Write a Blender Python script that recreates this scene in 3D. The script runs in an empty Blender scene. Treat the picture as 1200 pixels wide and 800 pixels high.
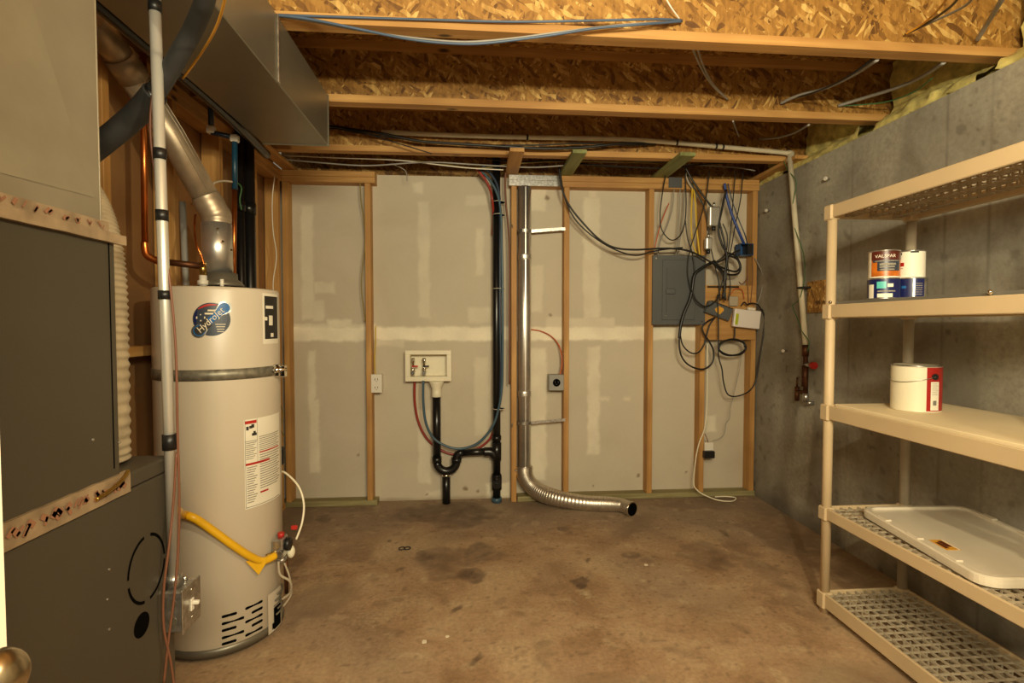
import bpy, bmesh, math, random
from mathutils import Vector, Matrix, noise
random.seed(7)
C = bpy.context.scene.collection
PI = math.pi
# ------------------------------------------------------------------ camera model
F_PX = 600.0; EYE = Vector((0, 0, 1.28)); YAW = .0746; PITCH = .0327
FW = Vector((math.sin(YAW)*math.cos(PITCH), math.cos(YAW)*math.cos(PITCH), -math.sin(PITCH)))
RT = Vector((math.cos(YAW), -math.sin(YAW), 0)); UP = RT.cross(FW)
def ray(x, y): return FW + RT*((x-600)/F_PX) - UP*((y-400)/F_PX)
def at(x, y, ax, v):
    d = ray(x, y); return EYE + d*((v-EYE[ax])/d[ax])
def aX(x, y, v): return at(x, y, 0, v)
def aY(x, y, v): return at(x, y, 1, v)
def aZ(x, y, v=0): return at(x, y, 2, v)
cam = bpy.data.cameras.new('camera'); co = bpy.data.objects.new('camera', cam); C.objects.link(co)
cam.sensor_width = 36; cam.lens = 18; cam.clip_start = .02
co.matrix_world = Matrix((( RT.x, UP.x, -FW.x, 0), (RT.y, UP.y, -FW.y, 0), (RT.z, UP.z, -FW.z, EYE.z), (0, 0, 0, 1)))
bpy.context.scene.camera = co

# ------------------------------------------------------------------ materials
def lin(c):
    return tuple(((v/255)/12.92 if v/255 <= .04045 else ((v/255+.055)/1.055)**2.4) for v in c) + (1,)
def nodes(name):
    m = bpy.data.materials.new(name); m.use_nodes = True
    nt = m.node_tree; return m, nt, nt.nodes['Principled BSDF']
def N(nt, t, **k):
    n = nt.nodes.new(t)
    for a, b in k.items():
        if a in n.inputs: n.inputs[a].default_value = b
        else: setattr(n, a, b)
    return n
def L(nt, a, b): nt.links.new(a, b)
def coords(nt, scale=(1, 1, 1), rot=(0, 0, 0)):
    t = N(nt, 'ShaderNodeTexCoord'); m = N(nt, 'ShaderNodeMapping')
    m.inputs['Scale'].default_value = scale; m.inputs['Rotation'].default_value = rot
    L(nt, t.outputs['Object'], m.inputs['Vector']); return m.outputs['Vector']
def mixc(nt, fac, a, b, mode='MIX'):
    m = N(nt, 'ShaderNodeMix'); m.data_type = 'RGBA'; m.blend_type = mode
    for sock, v in ((m.inputs[0], fac), (m.inputs[6], a), (m.inputs[7], b)):
        if hasattr(v, 'is_linked') or isinstance(v, bpy.types.NodeSocket): L(nt, v, sock)
        else: sock.default_value = v
    return m.outputs[2]
def ramp(nt, f, stops):
    r = N(nt, 'ShaderNodeValToRGB'); e = r.color_ramp.elements
    e[0].position, e[0].color = stops[0][0], stops[0][1]; e[1].position, e[1].color = stops[-1][0], stops[-1][1]
    for p, c in stops[1:-1]:
        q = e.new(p); q.color = c
    L(nt, f, r.inputs[0]); return r.outputs[0]
def bump(nt, b, h, s=.3, d=.002):
    n = N(nt, 'ShaderNodeBump'); n.inputs['Strength'].default_value = s; n.inputs['Distance'].default_value = d
    L(nt, h, n.inputs['Height']); L(nt, n.outputs[0], b.inputs['Normal'])
def M(name, rgb, rough=.5, metal=0, var=.08, vs=6, bs=0, bscale=60, coat=0, spec=.5):
    m, nt, b = nodes(name); c = lin(rgb)
    n = N(nt, 'ShaderNodeTexNoise'); n.inputs['Scale'].default_value = vs; n.inputs['Detail'].default_value = 5
    L(nt, coords(nt), n.inputs['Vector'])
    d = tuple(max(0, v*(1-var*2.2)) for v in c[:3])+(1,); l = tuple(min(1, v*(1+var)) for v in c[:3])+(1,)
    L(nt, ramp(nt, n.outputs[0], [(.3, d), (.7, l)]), b.inputs['Base Color'])
    b.inputs['Roughness'].default_value = rough; b.inputs['Metallic'].default_value = metal
    b.inputs['Coat Weight'].default_value = coat; b.inputs['Specular IOR Level'].default_value = spec
    if bs:
        n2 = N(nt, 'ShaderNodeTexNoise'); n2.inputs['Scale'].default_value = bscale; n2.inputs['Detail'].default_value = 4
        L(nt, coords(nt), n2.inputs['Vector']); bump(nt, b, n2.outputs[0], bs)
    return m
def wood(name, a, bcol, axis, dirt=.0):
    m, nt, b = nodes(name); sc = [38, 38, 38]; sc[axis] = 1.6
    v = coords(nt, tuple(sc))
    n = N(nt, 'ShaderNodeTexNoise'); n.inputs['Scale'].default_value = 1; n.inputs['Detail'].default_value = 6; n.inputs['Distortion'].default_value = .6
    L(nt, v, n.inputs['Vector'])
    col = ramp(nt, n.outputs[0], [(.25, lin(bcol)), (.5, lin(tuple((p+q)/2 for p, q in zip(a, bcol)))), (.72, lin(a))])
    ks = [9, 9, 9]; ks[axis] = 3.2
    k = N(nt, 'ShaderNodeTexVoronoi'); k.inputs['Scale'].default_value = 1; L(nt, coords(nt, tuple(ks)), k.inputs['Vector'])
    kn = ramp(nt, k.outputs['Distance'], [(.05, (1, 1, 1, 1)), (.12, (0, 0, 0, 1))])
    col = mixc(nt, kn, col, lin(tuple(v*.45 for v in bcol)))
    big = N(nt, 'ShaderNodeTexNoise'); big.inputs['Scale'].default_value = 2.3; L(nt, coords(nt), big.inputs['Vector'])
    bg = ramp(nt, big.outputs[0], [(.35, (.78, .74, .7, 1)), (.65, (1, 1, 1, 1))])
    col = mixc(nt, 1.0, col, bg, 'MULTIPLY')
    L(nt, col, b.inputs['Base Color']); b.inputs['Roughness'].default_value = .62
    bump(nt, b, n.outputs[0], .25, .001); return m
PINE_A, PINE_B = (206, 160, 94), (174, 124, 64)
wz = wood('pine_upright', PINE_A, PINE_B, 2); wx = wood('pine_lengthwise', PINE_A, PINE_B, 0); wy = wood('pine_crosswise', PINE_A, PINE_B, 1)
tx = wood('treated_plate', (168, 158, 112), (122, 112, 72), 0); ty = wood('treated_block', (150, 156, 96), (112, 116, 66), 1)
def osb(name):
    m, nt, b = nodes(name); col = None; hs = None
    for i, (ang, sc) in enumerate(((.2, (64, 64, 15)), (-.6, (80, 80, 18)), (1.0, (60, 60, 17)))):
        dn = N(nt, 'ShaderNodeTexNoise'); dn.inputs['Scale'].default_value = 7; L(nt, coords(nt), dn.inputs['Vector'])
        mr = N(nt, 'ShaderNodeMapping'); mr.inputs['Rotation'].default_value = (0, ang, 0); mp = N(nt, 'ShaderNodeMapping'); mp.inputs['Scale'].default_value = sc
        ad = N(nt, 'ShaderNodeVectorMath'); ad.operation = 'MULTIPLY_ADD'; ad.inputs[1].default_value = (.035, .035, .035)
        L(nt, dn.outputs['Color'], ad.inputs[0]); L(nt, coords(nt), ad.inputs[2]); L(nt, ad.outputs[0], mr.inputs['Vector']); L(nt, mr.outputs[0], mp.inputs['Vector'])
        v = N(nt, 'ShaderNodeTexVoronoi'); v.inputs['Scale'].default_value = 1; v.inputs['Randomness'].default_value = 1
        L(nt, mp.outputs[0], v.inputs['Vector'])
        s = N(nt, 'ShaderNodeSeparateColor'); L(nt, v.outputs['Color'], s.inputs[0])
        c = ramp(nt, s.outputs[0], [(0, lin((104, 68, 28))), (.25, lin((152, 108, 48))), (.8, lin((176, 130, 62))), (1, lin((216, 178, 106)))])
        if col is None: col = c
        else:
            th = N(nt, 'ShaderNodeMath'); th.operation = 'GREATER_THAN'; th.inputs[1].default_value = .5; L(nt, s.outputs[1], th.inputs[0])
            col = mixc(nt, th.outputs[0], col, c)
        hs = s.outputs[2]
    fn = N(nt, 'ShaderNodeTexNoise'); fn.inputs['Scale'].default_value = 60; fn.inputs['Detail'].default_value = 6; L(nt, coords(nt, (1, 1, .3)), fn.inputs['Vector'])
    col = mixc(nt, 1.0, col, ramp(nt, fn.outputs[0], [(.38, (.72, .68, .62, 1)), (.6, (1.0, 1.0, 1.0, 1))]), 'MULTIPLY')
    L(nt, col, b.inputs['Base Color']); b.inputs['Roughness'].default_value = .6; bump(nt, b, fn.outputs[0], .4, .002)
    return m
OSB = osb('strand_board')
def attr_surface(name, base, blot, attrs, rough=.85, nscale=1.6, fine=40, bstr=.3, grain=.86, alo=.55):
    m, nt, b = nodes(name)
    n = N(nt, 'ShaderNodeTexNoise'); n.inputs['Scale'].default_value = nscale; n.inputs['Detail'].default_value = 9; n.inputs['Roughness'].default_value = .62; n.inputs['Distortion'].default_value = .5
    L(nt, coords(nt), n.inputs['Vector'])
    col = ramp(nt, n.outputs[0], [(.28, lin(blot[0])), (.5, lin(base)), (.74, lin(blot[1]))])
    f = N(nt, 'ShaderNodeTexNoise'); f.inputs['Scale'].default_value = fine; f.inputs['Detail'].default_value = 8; f.inputs['Roughness'].default_value = .7
    L(nt, coords(nt), f.inputs['Vector'])
    for an, cc in attrs:
        a = N(nt, 'ShaderNodeAttribute'); a.attribute_name = an
        ma = N(nt, 'ShaderNodeMapRange'); ma.inputs['From Min'].default_value = .3; ma.inputs['From Max'].default_value = .62
        ma.inputs['To Min'].default_value = alo; ma.inputs['To Max'].default_value = 1.0; L(nt, f.outputs[0], ma.inputs['Value'])
        mu = N(nt, 'ShaderNodeMath'); mu.operation = 'MULTIPLY'; L(nt, a.outputs['Fac'], mu.inputs[0]); L(nt, ma.outputs[0], mu.inputs[1])
        col = mixc(nt, mu.outputs[0], col, lin(cc))
    col = mixc(nt, 1.0, col, ramp(nt, f.outputs[0], [(.3, (grain, grain, grain, 1)), (.6, (1, 1, 1, 1))]), 'MULTIPLY')
    L(nt, col, b.inputs['Base Color']); b.inputs['Roughness'].default_value = rough
    bump(nt, b, f.outputs[0], bstr, .002); return m
m_floor = attr_surface('stained_concrete', (172, 140, 106), ((142, 110, 78), (192, 164, 128)), [('grey', (138, 122, 104)), ('light', (206, 184, 146)), ('dark', (82, 64, 50))], .8, 3.2, 55, .5, .68, .5)
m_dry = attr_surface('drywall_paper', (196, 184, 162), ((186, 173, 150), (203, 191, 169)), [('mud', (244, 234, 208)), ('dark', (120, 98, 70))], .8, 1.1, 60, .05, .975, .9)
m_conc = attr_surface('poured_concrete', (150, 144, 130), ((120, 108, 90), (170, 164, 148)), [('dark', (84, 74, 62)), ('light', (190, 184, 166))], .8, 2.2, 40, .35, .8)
m_kraft = M('brown_board', (150, 108, 64), .8, var=.12, vs=3, bs=.1)
m_ceil = M('subfloor_board', (150, 108, 60), .8, var=.2, vs=20)
m_tank = M('tank_enamel', (206, 193, 172), .32, var=.02, vs=2, coat=.2)
m_furn = M('grey_brown_steel', (76, 69, 57), .45, .1, var=.06, vs=3, bs=.03, bscale=200)
m_plen = M('dull_galvanised', (150, 140, 120), .5, .35, var=.08, vs=5)
m_duct = M('galvanised_duct', (138, 132, 116), .36, .7, var=.05, vs=4)
m_galv = M('galvanised_steel', (196, 194, 188), .3, .9, var=.18, vs=60, bs=.05)
m_pipe = M('bright_vent_pipe', (226, 222, 214), .36, .9, var=.05, vs=20)
m_flexs = M('foil_flex', (214, 206, 192), .36, .95, var=.05, vs=30)
m_flexd = M('dusty_flue_metal', (178, 160, 136), .42, .6, var=.12, vs=14)
m_chrome = M('chrome', (225, 222, 214), .12, 1, var=.03)
m_nick = M('brushed_nickel', (196, 180, 150), .24, 1, var=.03)
m_cop = M('copper', (206, 122, 62), .28, .95, var=.15, vs=12)
m_copo = M('old_copper', (98, 62, 40), .5, .8, var=.25, vs=18)
m_brass = M('brass', (190, 156, 84), .3, .95, var=.1)
m_abs = M('black_abs', (22, 21, 21), .28, var=.1)
m_foam = M('black_foam_insulation', (44, 43, 42), .62, var=.15, vs=14, bs=.2, bscale=90)
m_blk = M('black_cable_jacket', (24, 22, 20), .42, var=.1)
m_blk2 = M('black_plastic', (26, 25, 25), .4)
m_hole = M('dark_opening', (6, 5, 4), .95, spec=.05)
m_pexb = M('blue_pex', (62, 88, 104), .35, var=.08)
m_pexd = M('dark_blue_pex', (34, 50, 72), .35, var=.08)
m_pexr = M('red_pex', (150, 48, 36), .35, var=.08)
m_gry = M('grey_cable_jacket', (150, 146, 138), .5, var=.08)
m_blu = M('blue_grey_cable_jacket', (72, 90, 114), .45, var=.08)
m_blub = M('blue_cable_jacket', (44, 70, 140), .45, var=.08)
m_wht = M('white_plastic', (226, 218, 202), .4, var=.03)
m_cream = M('cream_plastic', (232, 222, 194), .38, var=.02)
m_pvc = M('cream_pvc', (214, 202, 174), .4, var=.06, vs=10)
m_yel = M('yellow_coating', (232, 178, 24), .38, var=.06)
m_yelc = M('yellow_cable_jacket', (214, 176, 30), .45, var=.06)
m_oliv = M('olive_wire', (142, 124, 66), .5)
m_grn = M('green_wire', (60, 104, 58), .5)
m_brn = M('brown_wire', (118, 74, 52), .5)
m_org = M('orange_cable_jacket', (196, 92, 44), .45)
m_red = M('red_plastic', (186, 40, 30), .4)
m_panel = M('panel_grey_paint', (92, 94, 94), .4, .2, var=.04, vs=4)
m_resin = M('tan_resin', (204, 180, 142), .5, var=.04, vs=4, bs=.05)
m_resg = M('grey_tan_resin', (176, 162, 138), .55, var=.08, vs=8)  # greyer tan for lattice, rear posts and small parts
m_card = M('cream_board', (232, 212, 172), .7, var=.04, vs=3)
m_lid = M('translucent_white_plastic', (222, 210, 188), .28, var=.04, vs=5, coat=.3)
m_insul = M('yellow_fibreglass', (212, 196, 118), .95, var=.2, vs=22, bs=1.0, bscale=45)
m_tape = M('foil_tape', (180, 156, 126), .36, .35, var=.16, vs=18, bs=.2, bscale=30)
m_print = M('brown_print', (150, 106, 80), .6)
m_paper = M('label_paper', (236, 228, 208), .5, var=.02)
m_ink = M('label_ink', (44, 40, 36), .6)
m_inkl = M('fine_print_ink', (150, 142, 128), .6, var=.2, vs=200)
m_steel = M('dark_base_steel', (118, 112, 98), .4, .5, var=.1)
m_navy = M('navy_label', (26, 32, 84), .3); m_teal = M('teal_mark', (90, 196, 190), .35)
m_ora = M('orange_label', (206, 110, 30), .32, var=.2, vs=30); m_dkr = M('dark_brown_label', (88, 34, 20), .35)
m_rlab = M('red_label', (164, 30, 24), .35, var=.03); m_slate = M('slate_label', (54, 60, 72), .35)
m_modem = M('white_modem_plastic', (224, 214, 206), .45, var=.02)
m_lime = M('lime_sticker', (176, 188, 26), .5); m_amb = M('amber_sticker', (222, 160, 50), .5)
m_door = M('white_door_paint', (238, 226, 204), .45, var=.02)
m_tealp = M('teal_pipe', (20, 62, 84), .4)
m_blue = M('blue_plastic_box', (32, 78, 128), .4); m_skyb = M('sticker_blue', (40, 104, 168), .25)
m_rub = M('rubber', (38, 32, 28), .6); m_chip = M('paint_chip', (232, 218, 190), .6)

# ------------------------------------------------------------------ geometry
class MB:
    def __init__(s): s.bm = bmesh.new()
    def poly(s, vs, fs, smooth=False):
        v = [s.bm.verts.new(p) for p in vs]
        for f in fs:
            try:
                q = s.bm.faces.new([v[i] for i in f]); q.smooth = smooth
            except ValueError: pass
        return s
    def box(s, x0, x1, y0, y1, z0, z1, bev=0, mat=None, seg=1):
        x0, x1 = sorted((x0, x1)); y0, y1 = sorted((y0, y1)); z0, z1 = sorted((z0, z1))
        t = bmesh.new(); bmesh.ops.create_cube(t, size=1)
        for v in t.verts: v.co = Vector(((x0+x1)/2+v.co.x*(x1-x0), (y0+y1)/2+v.co.y*(y1-y0), (z0+z1)/2+v.co.z*(z1-z0)))
        if bev: bmesh.ops.bevel(t, geom=t.edges[:], offset=min(bev, .45*min(x1-x0, y1-y0, z1-z0)), segments=seg, affect='EDGES', profile=.5)
        if mat: bmesh.ops.transform(t, matrix=mat, verts=t.verts)
        s.merge(t); return s
    def merge(s, t, smooth=None):
        off = {}
        for v in t.verts: off[v] = s.bm.verts.new(v.co)
        for f in t.faces:
            q = s.bm.faces.new([off[v] for v in f.verts]); q.smooth = f.smooth if smooth is None else smooth
        t.free()
    def tube(s, pts, r, seg=10, cap=True, sub=6, straight=False):
        P = [Vector(p) for p in pts]
        if not straight and len(P) > 2:
            Q = []
            for i in range(len(P)-1):
                a = P[max(i-1, 0)]; b = P[i]; c = P[i+1]; d = P[min(i+2, len(P)-1)]
                for k in range(sub):
                    t = k/sub
                    Q.append(.5*((2*b)+(c-a)*t+(2*a-5*b+4*c-d)*t*t+(3*b-a-3*c+d)*t**3))
            Q.append(P[-1]); P = Q
        n = len(P); rr = r if callable(r) else (lambda t: r)
        tan = [(P[min(i+1, n-1)]-P[max(i-1, 0)]).normalized() for i in range(n)]
        u = tan[0].orthogonal().normalized(); rings = []
        for i in range(n):
            u = (u-tan[i]*u.dot(tan[i])).normalized(); w = tan[i].cross(u)
            R = rr(i/(n-1)); rings.append([s.bm.verts.new(P[i]+(u*math.cos(2*PI*k/seg)+w*math.sin(2*PI*k/seg))*R) for k in range(seg)])
        for i in range(n-1):
            for k in range(seg):
                f = s.bm.faces.new((rings[i][k], rings[i][(k+1) % seg], rings[i+1][(k+1) % seg], rings[i+1][k])); f.smooth = True
        if cap:
            s.bm.faces.new(rings[0][::-1]); s.bm.faces.new(rings[-1])
        return s
    def cyl(s, a, b, r, seg=24, r2=None):
        a, b = Vector(a), Vector(b); r2 = r if r2 is None else r2
        return s.tube([a, b], (lambda t: r+(r2-r)*t), seg, straight=True)
    def lathe(s, c, prof, seg=48, a0=0, a1=2*PI, smooth=True):
        c = Vector(c); full = abs(a1-a0-2*PI) < 1e-6; n = seg if full else seg+1
        rings = [[s.bm.verts.new(c+Vector((r*math.cos(a0+(a1-a0)*k/seg), r*math.sin(a0+(a1-a0)*k/seg), z))) for k in range(n)] for r, z in prof]
        for i in range(len(prof)-1):
            for k in range(seg):
                f = s.bm.faces.new((rings[i][k], rings[i][(k+1) % n], rings[i+1][(k+1) % n], rings[i+1][k])); f.smooth = smooth
        if full:
            for rg, pr in ((rings[0][::-1], prof[0]), (rings[-1], prof[-1])):
                if pr[0] > 1e-5: s.bm.faces.new(rg)
        return s
    def sphere(s, c, r, sc=(1, 1, 1), u=20, v=12):
        t = bmesh.new(); bmesh.ops.create_uvsphere(t, u_segments=u, v_segments=v, radius=r)
        for q in t.verts: q.co = Vector(c)+Vector((q.co.x*sc[0], q.co.y*sc[1], q.co.z*sc[2]))
        s.merge(t, True); return s
    def prism(s, pts, axis, a, b):
        """extrude a 2-D outline along axis from a to b"""
        def P(p, h):
            q = [p[0], p[1]]; q.insert(axis, h); return q
        n = len(pts); s.poly([P(p, a) for p in pts]+[P(p, b) for p in pts], [list(range(n)), list(range(2*n-1, n-1, -1))]+[[i, i+n, (i+1) % n+n, (i+1) % n] for i in range(n)]); return s
ORG = {}
def build(mb, name, mat, parent=None, keep=False):
    bm = mb.bm; bmesh.ops.recalc_face_normals(bm, faces=bm.faces[:])
    if parent is not None: org = ORG[parent.name]
    else:
        xs = [v.co for v in bm.verts]
        org = Vector(((min(p.x for p in xs)+max(p.x for p in xs))/2, (min(p.y for p in xs)+max(p.y for p in xs))/2, min(p.z for p in xs)))
    if keep: org = Vector((0, 0, 0))
    bmesh.ops.translate(bm, verts=bm.verts[:], vec=-org)
    me = bpy.data.meshes.new(name); bm.to_mesh(me); bm.free(); me.materials.append(mat)
    o = bpy.data.objects.new(name, me); C.objects.link(o)
    if parent is not None: o.parent = parent
    else: o.location = org
    ORG[o.name] = org; return o
def tag(o, label, cat, group=None):
    o['label'] = label; o['category'] = cat
    if group: o['group'] = group
    return o
def thing(name, label, cat, loc, group=None):
    o = bpy.data.objects.new(name, None); C.objects.link(o); o.location = loc; o.empty_display_size = .05
    ORG[o.name] = Vector(loc); return tag(o, label, cat, group)
def struct(o): o['kind'] = 'structure'; return o
def lab(o, t): o['label'] = t; return o
def textmesh(body, size):
    cu = bpy.data.curves.new('t', 'FONT'); cu.body = body; cu.size = size; cu.align_x = 'CENTER'; cu.align_y = 'CENTER'; cu.resolution_u = 2
    o = bpy.data.objects.new('t', cu); C.objects.link(o); bpy.context.view_layer.update()
    me = o.to_mesh(); vs = [v.co.copy() for v in me.vertices]; fs = [list(p.vertices) for p in me.polygons]
    o.to_mesh_clear(); bpy.data.objects.remove(o); bpy.data.curves.remove(cu); return vs, fs
def grid_surface(name, mat, pos, nu, nv, attrs):
    vs = []; vals = {k: [] for k in attrs}
    for j in range(nv+1):
        for i in range(nu+1):
            p = pos(i/nu, j/nv); vs.append(p)
            for k, fn in attrs.items(): vals[k].append(fn(p))
    fs = [(j*(nu+1)+i, j*(nu+1)+i+1, (j+1)*(nu+1)+i+1, (j+1)*(nu+1)+i) for j in range(nv) for i in range(nu)]
    me = bpy.data.meshes.new(name); me.from_pydata(vs, [], fs); me.materials.append(mat)
    for k, v in vals.items():
        a = me.attributes.new(k, 'FLOAT', 'POINT'); a.data.foreach_set('value', v)
    o = bpy.data.objects.new(name, me); C.objects.link(o); return struct(o)
def sm(a, b, x):
    t = max(0, min(1, (x-a)/(b-a))); return t*t*(3-2*t)
def nz(p, s, o=0): return noise.noise(Vector((p[0]*s+o, p[1]*s, p[2]*s)))

# ------------------------------------------------------------------ room dimensions
YW = 3.74; YS = 3.65; XR = 2.10; XL = -1.31; ZJ = 2.37; ZT = 2.67; ZC = 2.30
# floor
spots_l = [(aZ(x, y), r) for x, y, r in ((685, 695, .022), (753, 680, .016), (765, 662, .012), (690, 700, .012), (737, 650, .01), (1002, 643, .01), (866, 721, .008), (838, 748, .006), (1191, 795, .01), (835, 760, .006), (334, 784, .006), (641, 637, .008), (851, 644, .008), (965, 606, .014), (915, 603, .012))]
def PB(x0, y0, x1, y1, st):
    xm = (x0+x1)/2; a = aZ(xm, y0); b = aZ(xm, y1); l = aZ(x0, (y0+y1)/2); r_ = aZ(x1, (y0+y1)/2)
    return ((a+b)/2, abs(r_.x-l.x)/2+.002, abs(a.y-b.y)/2+.002, st)
blobs_d = [PB(452, 590, 592, 613, .75), PB(500, 596, 570, 622, .7), PB(512, 588, 566, 594, .6), PB(478, 640, 600, 668, .6), PB(540, 635, 580, 660, .8), PB(500, 660, 545, 682, .5), PB(530, 668, 575, 681, 1.0), PB(480, 646, 510, 656, .8), PB(460, 662, 471, 667, 1), PB(448, 630, 456, 634, .9),
    PB(792, 634, 860, 668, .55), PB(860, 620, 900, 700, .4), PB(600, 585, 640, 600, .5), PB(668, 677, 684, 688, 1), PB(685, 654, 691, 658, 1.1), PB(649, 616, 662, 624, .9), PB(532, 712, 546, 720, .9), PB(552, 768, 570, 776, 1), PB(380, 636, 440, 662, .35), PB(332, 650, 350, 690, .5),
    PB(884, 588, 1010, 700, .5), PB(905, 600, 985, 650, .5), PB(340, 592, 440, 603, .4), PB(606, 588, 700, 600, .45), PB(620, 668, 660, 700, .3), PB(760, 586, 880, 596, .35), PB(370, 605, 385, 612, .7), PB(842, 622, 850, 626, .8), PB(730, 645, 745, 652, .6), PB(770, 760, 800, 775, .5), PB(620, 755, 650, 775, .45), PB(440, 700, 470, 712, .4), PB(925, 690, 960, 740, .35)]
def fl_dark(p):
    w = Vector((p[0]+.05*nz(p, 5)+.05*nz(p, 13), p[1]+.05*nz(p, 5, 9)+.05*nz(p, 13, 4), 0)); v = 0
    for c, a, b, s in blobs_d:
        d = math.hypot((w.x-c.x)/a, (w.y-c.y)/b)
        if d < 1.2: v = max(v, s*(1-sm(.75, 1.05, d))*(.75+.45*nz(p, 13, 3)+.3*nz(p, 40, 8)))
    v = max(v, .4*sm(.2, .5, nz(p, 2.1, 11)), .3*sm(.38, .62, nz(p, 11, 31)), .5*sm(.42, .6, nz(p, 34, 3)))
    return min(1, max(0, v*1.05))
def fl_light(p):
    v = 0
    for c, r in spots_l:
        d = math.hypot(p[0]-c.x, p[1]-c.y)/r
        if d < 2: v = max(v, .75*(1-sm(.6, 1.3, d+.6*nz(p, 60))))
    return min(1, max(v, .3*sm(.15, .5, nz(p, 3.2, 77)), .3*sm(.3, .5, nz(p, 14, 7))))
def fl_grey(p): return min(.75, max(0, .75*sm(2.75, 3.5, p[1]+.35*nz(p, 1.8, 5))+.4*sm(.1, .5, nz(p, 1.6, 50))))
grid_surface('floor', m_floor, lambda u, v: (-2.2+4.7*u, -.9+4.75*v, .0), 400, 410, {'dark': fl_dark, 'light': fl_light, 'grey': fl_grey})
# back wall drywall with joint compound
mudp = [(340, 383, 870, 398, 1), (352, 240, 368, 374, .42), (361, 412, 370, 475, .6), (362, 468, 375, 554, .6), (490, 236, 504, 372, .36), (558, 268, 567, 322, .4), (484, 214, 496, 226, .5), (546, 229, 572, 241, .35),
    (684, 232, 702, 373, .5), (689, 406, 702, 532, .6), (620, 212, 640, 246, .55), (622, 310, 636, 366, .35), (618, 408, 640, 562, .6), (490, 480, 504, 566, .45), (556, 418, 572, 510, .35), (828, 487, 838, 506, .55), (701, 465, 714, 469, .5), (730, 465, 738, 469, .5),
    (548, 360, 574, 378, .4), (368, 330, 392, 344, .4), (440, 398, 474, 406, .4), (384, 375, 412, 384, .6), (366, 352, 380, 376, .35), (500, 575, 520, 580, .4), (570, 566, 598, 584, .7), (440, 196, 560, 206, .4), (640, 372, 720, 384, .45), (690, 223, 700, 232, .4), (345, 380, 440, 386, .5)]
mudp = [(aY(a, b, YW), aY(c, d, YW), s) for a, b, c, d, s in mudp]
def mud(p):
    x = p[0]+.012*nz(p, 14)+.006*nz(p, 40); z = p[2]+.012*nz(p, 14, 5)+.006*nz(p, 40, 2); v = 0
    for a, b, s in mudp:
        d = min(x-a.x, b.x-x, a.z-z, z-b.z)
        if d > -.015: v = max(v, s*sm(-.012, .012, d)*(.8+.4*nz(p, 8, 3)))
    return max(0, min(1, v))
wd = [(aY(x, y, YW), r) for x, y, r in ((645, 369, .012), (631, 213, .03), (641, 232, .02), (804, 553, .01), (420, 533, .01), (560, 575, .012), (500, 579, .01), (695, 569, .008), (545, 572, .02), (748, 557, .016))]
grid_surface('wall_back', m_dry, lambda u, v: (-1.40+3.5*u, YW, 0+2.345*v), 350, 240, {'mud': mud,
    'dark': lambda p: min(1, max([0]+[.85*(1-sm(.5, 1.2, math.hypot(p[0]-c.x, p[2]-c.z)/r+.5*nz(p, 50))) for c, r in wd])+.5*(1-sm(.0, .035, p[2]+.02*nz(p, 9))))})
# right wall concrete with form seams and blotches
seams = [aX(x, 180, XR).y for x in (945, 1000, 1067, 1110, 1162)] + [1.6, 1.3, .9]
def cdark(p):
    v = max((.5*(1-sm(.001, .006, abs(p[1]-s+.003*nz(p, 6)))) for s in seams))
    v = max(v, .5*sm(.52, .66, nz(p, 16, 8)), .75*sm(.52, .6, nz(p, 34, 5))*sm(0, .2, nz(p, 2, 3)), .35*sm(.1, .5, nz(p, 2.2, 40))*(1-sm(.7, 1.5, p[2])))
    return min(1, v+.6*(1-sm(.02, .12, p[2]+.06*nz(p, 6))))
def clight(p):
    v = .5*sm(.1, .45, nz((p[0], p[1], p[2]*.35), 4.4, 21))
    return min(1, v)
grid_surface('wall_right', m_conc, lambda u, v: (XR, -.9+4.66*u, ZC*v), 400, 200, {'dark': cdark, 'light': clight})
struct(build(MB().box(XR+.002, XR+.2, -.9, 3.76, ZC-.03, ZC-.0005, 0), 'wall_right_top', M('concrete_top', (150, 142, 126), .85, var=.15)))
struct(build(MB().box(XR+.17, XR+.2, -.9, 3.9, ZC, ZT, 0), 'wall_right_rim', OSB, keep=True))
struct(build(MB().box(XL-.11, XL-.095, -.9, YW+.02, 0, ZT), 'wall_left', m_kraft, keep=True))
struct(build(MB().box(-1.5, XR+.22, -.9, YW+.3, ZT, ZT+.02), 'ceiling', OSB, keep=True))
struct(build(MB().box(-1.4, XR+.2, YW+.16, YW+.2, 2.2, ZT), 'wall_back_rim', OSB, keep=True))

# ------------------------------------------------------------------ joists
def joist(y0, y1, x0, x1, label):
    t = thing('floor_joist', label, 'joist', ((x0+x1)/2, (y0+y1)/2, ZJ), 'ceiling joists')
    def slab(z0, z1, hw):
        m = MB(); m.prism([(x0, y0-hw), (x1, y1-hw), (x1, y1+hw), (x0, y0+hw)], 2, z0, z1); return m
    build(slab(ZJ, ZJ+.036, .03), 'bottom_flange', wx, t); build(slab(ZJ+.036, ZT-.036, .006), 'web', OSB, t); build(slab(ZT-.036, ZT, .03), 'top_flange', wx, t)
joist(1.955, 1.995, -1.35, XR+.15, 'plywood-web ceiling joist nearest the viewer with blue-grey cables looped on it')
joist(2.620, 2.655, -1.35, XR+.15, 'second ceiling joist from the front, middle of the three in view')
joist(3.345, 3.34, -1.35, XR+.15, 'third ceiling joist from the front, behind the long cream conduit')
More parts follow.
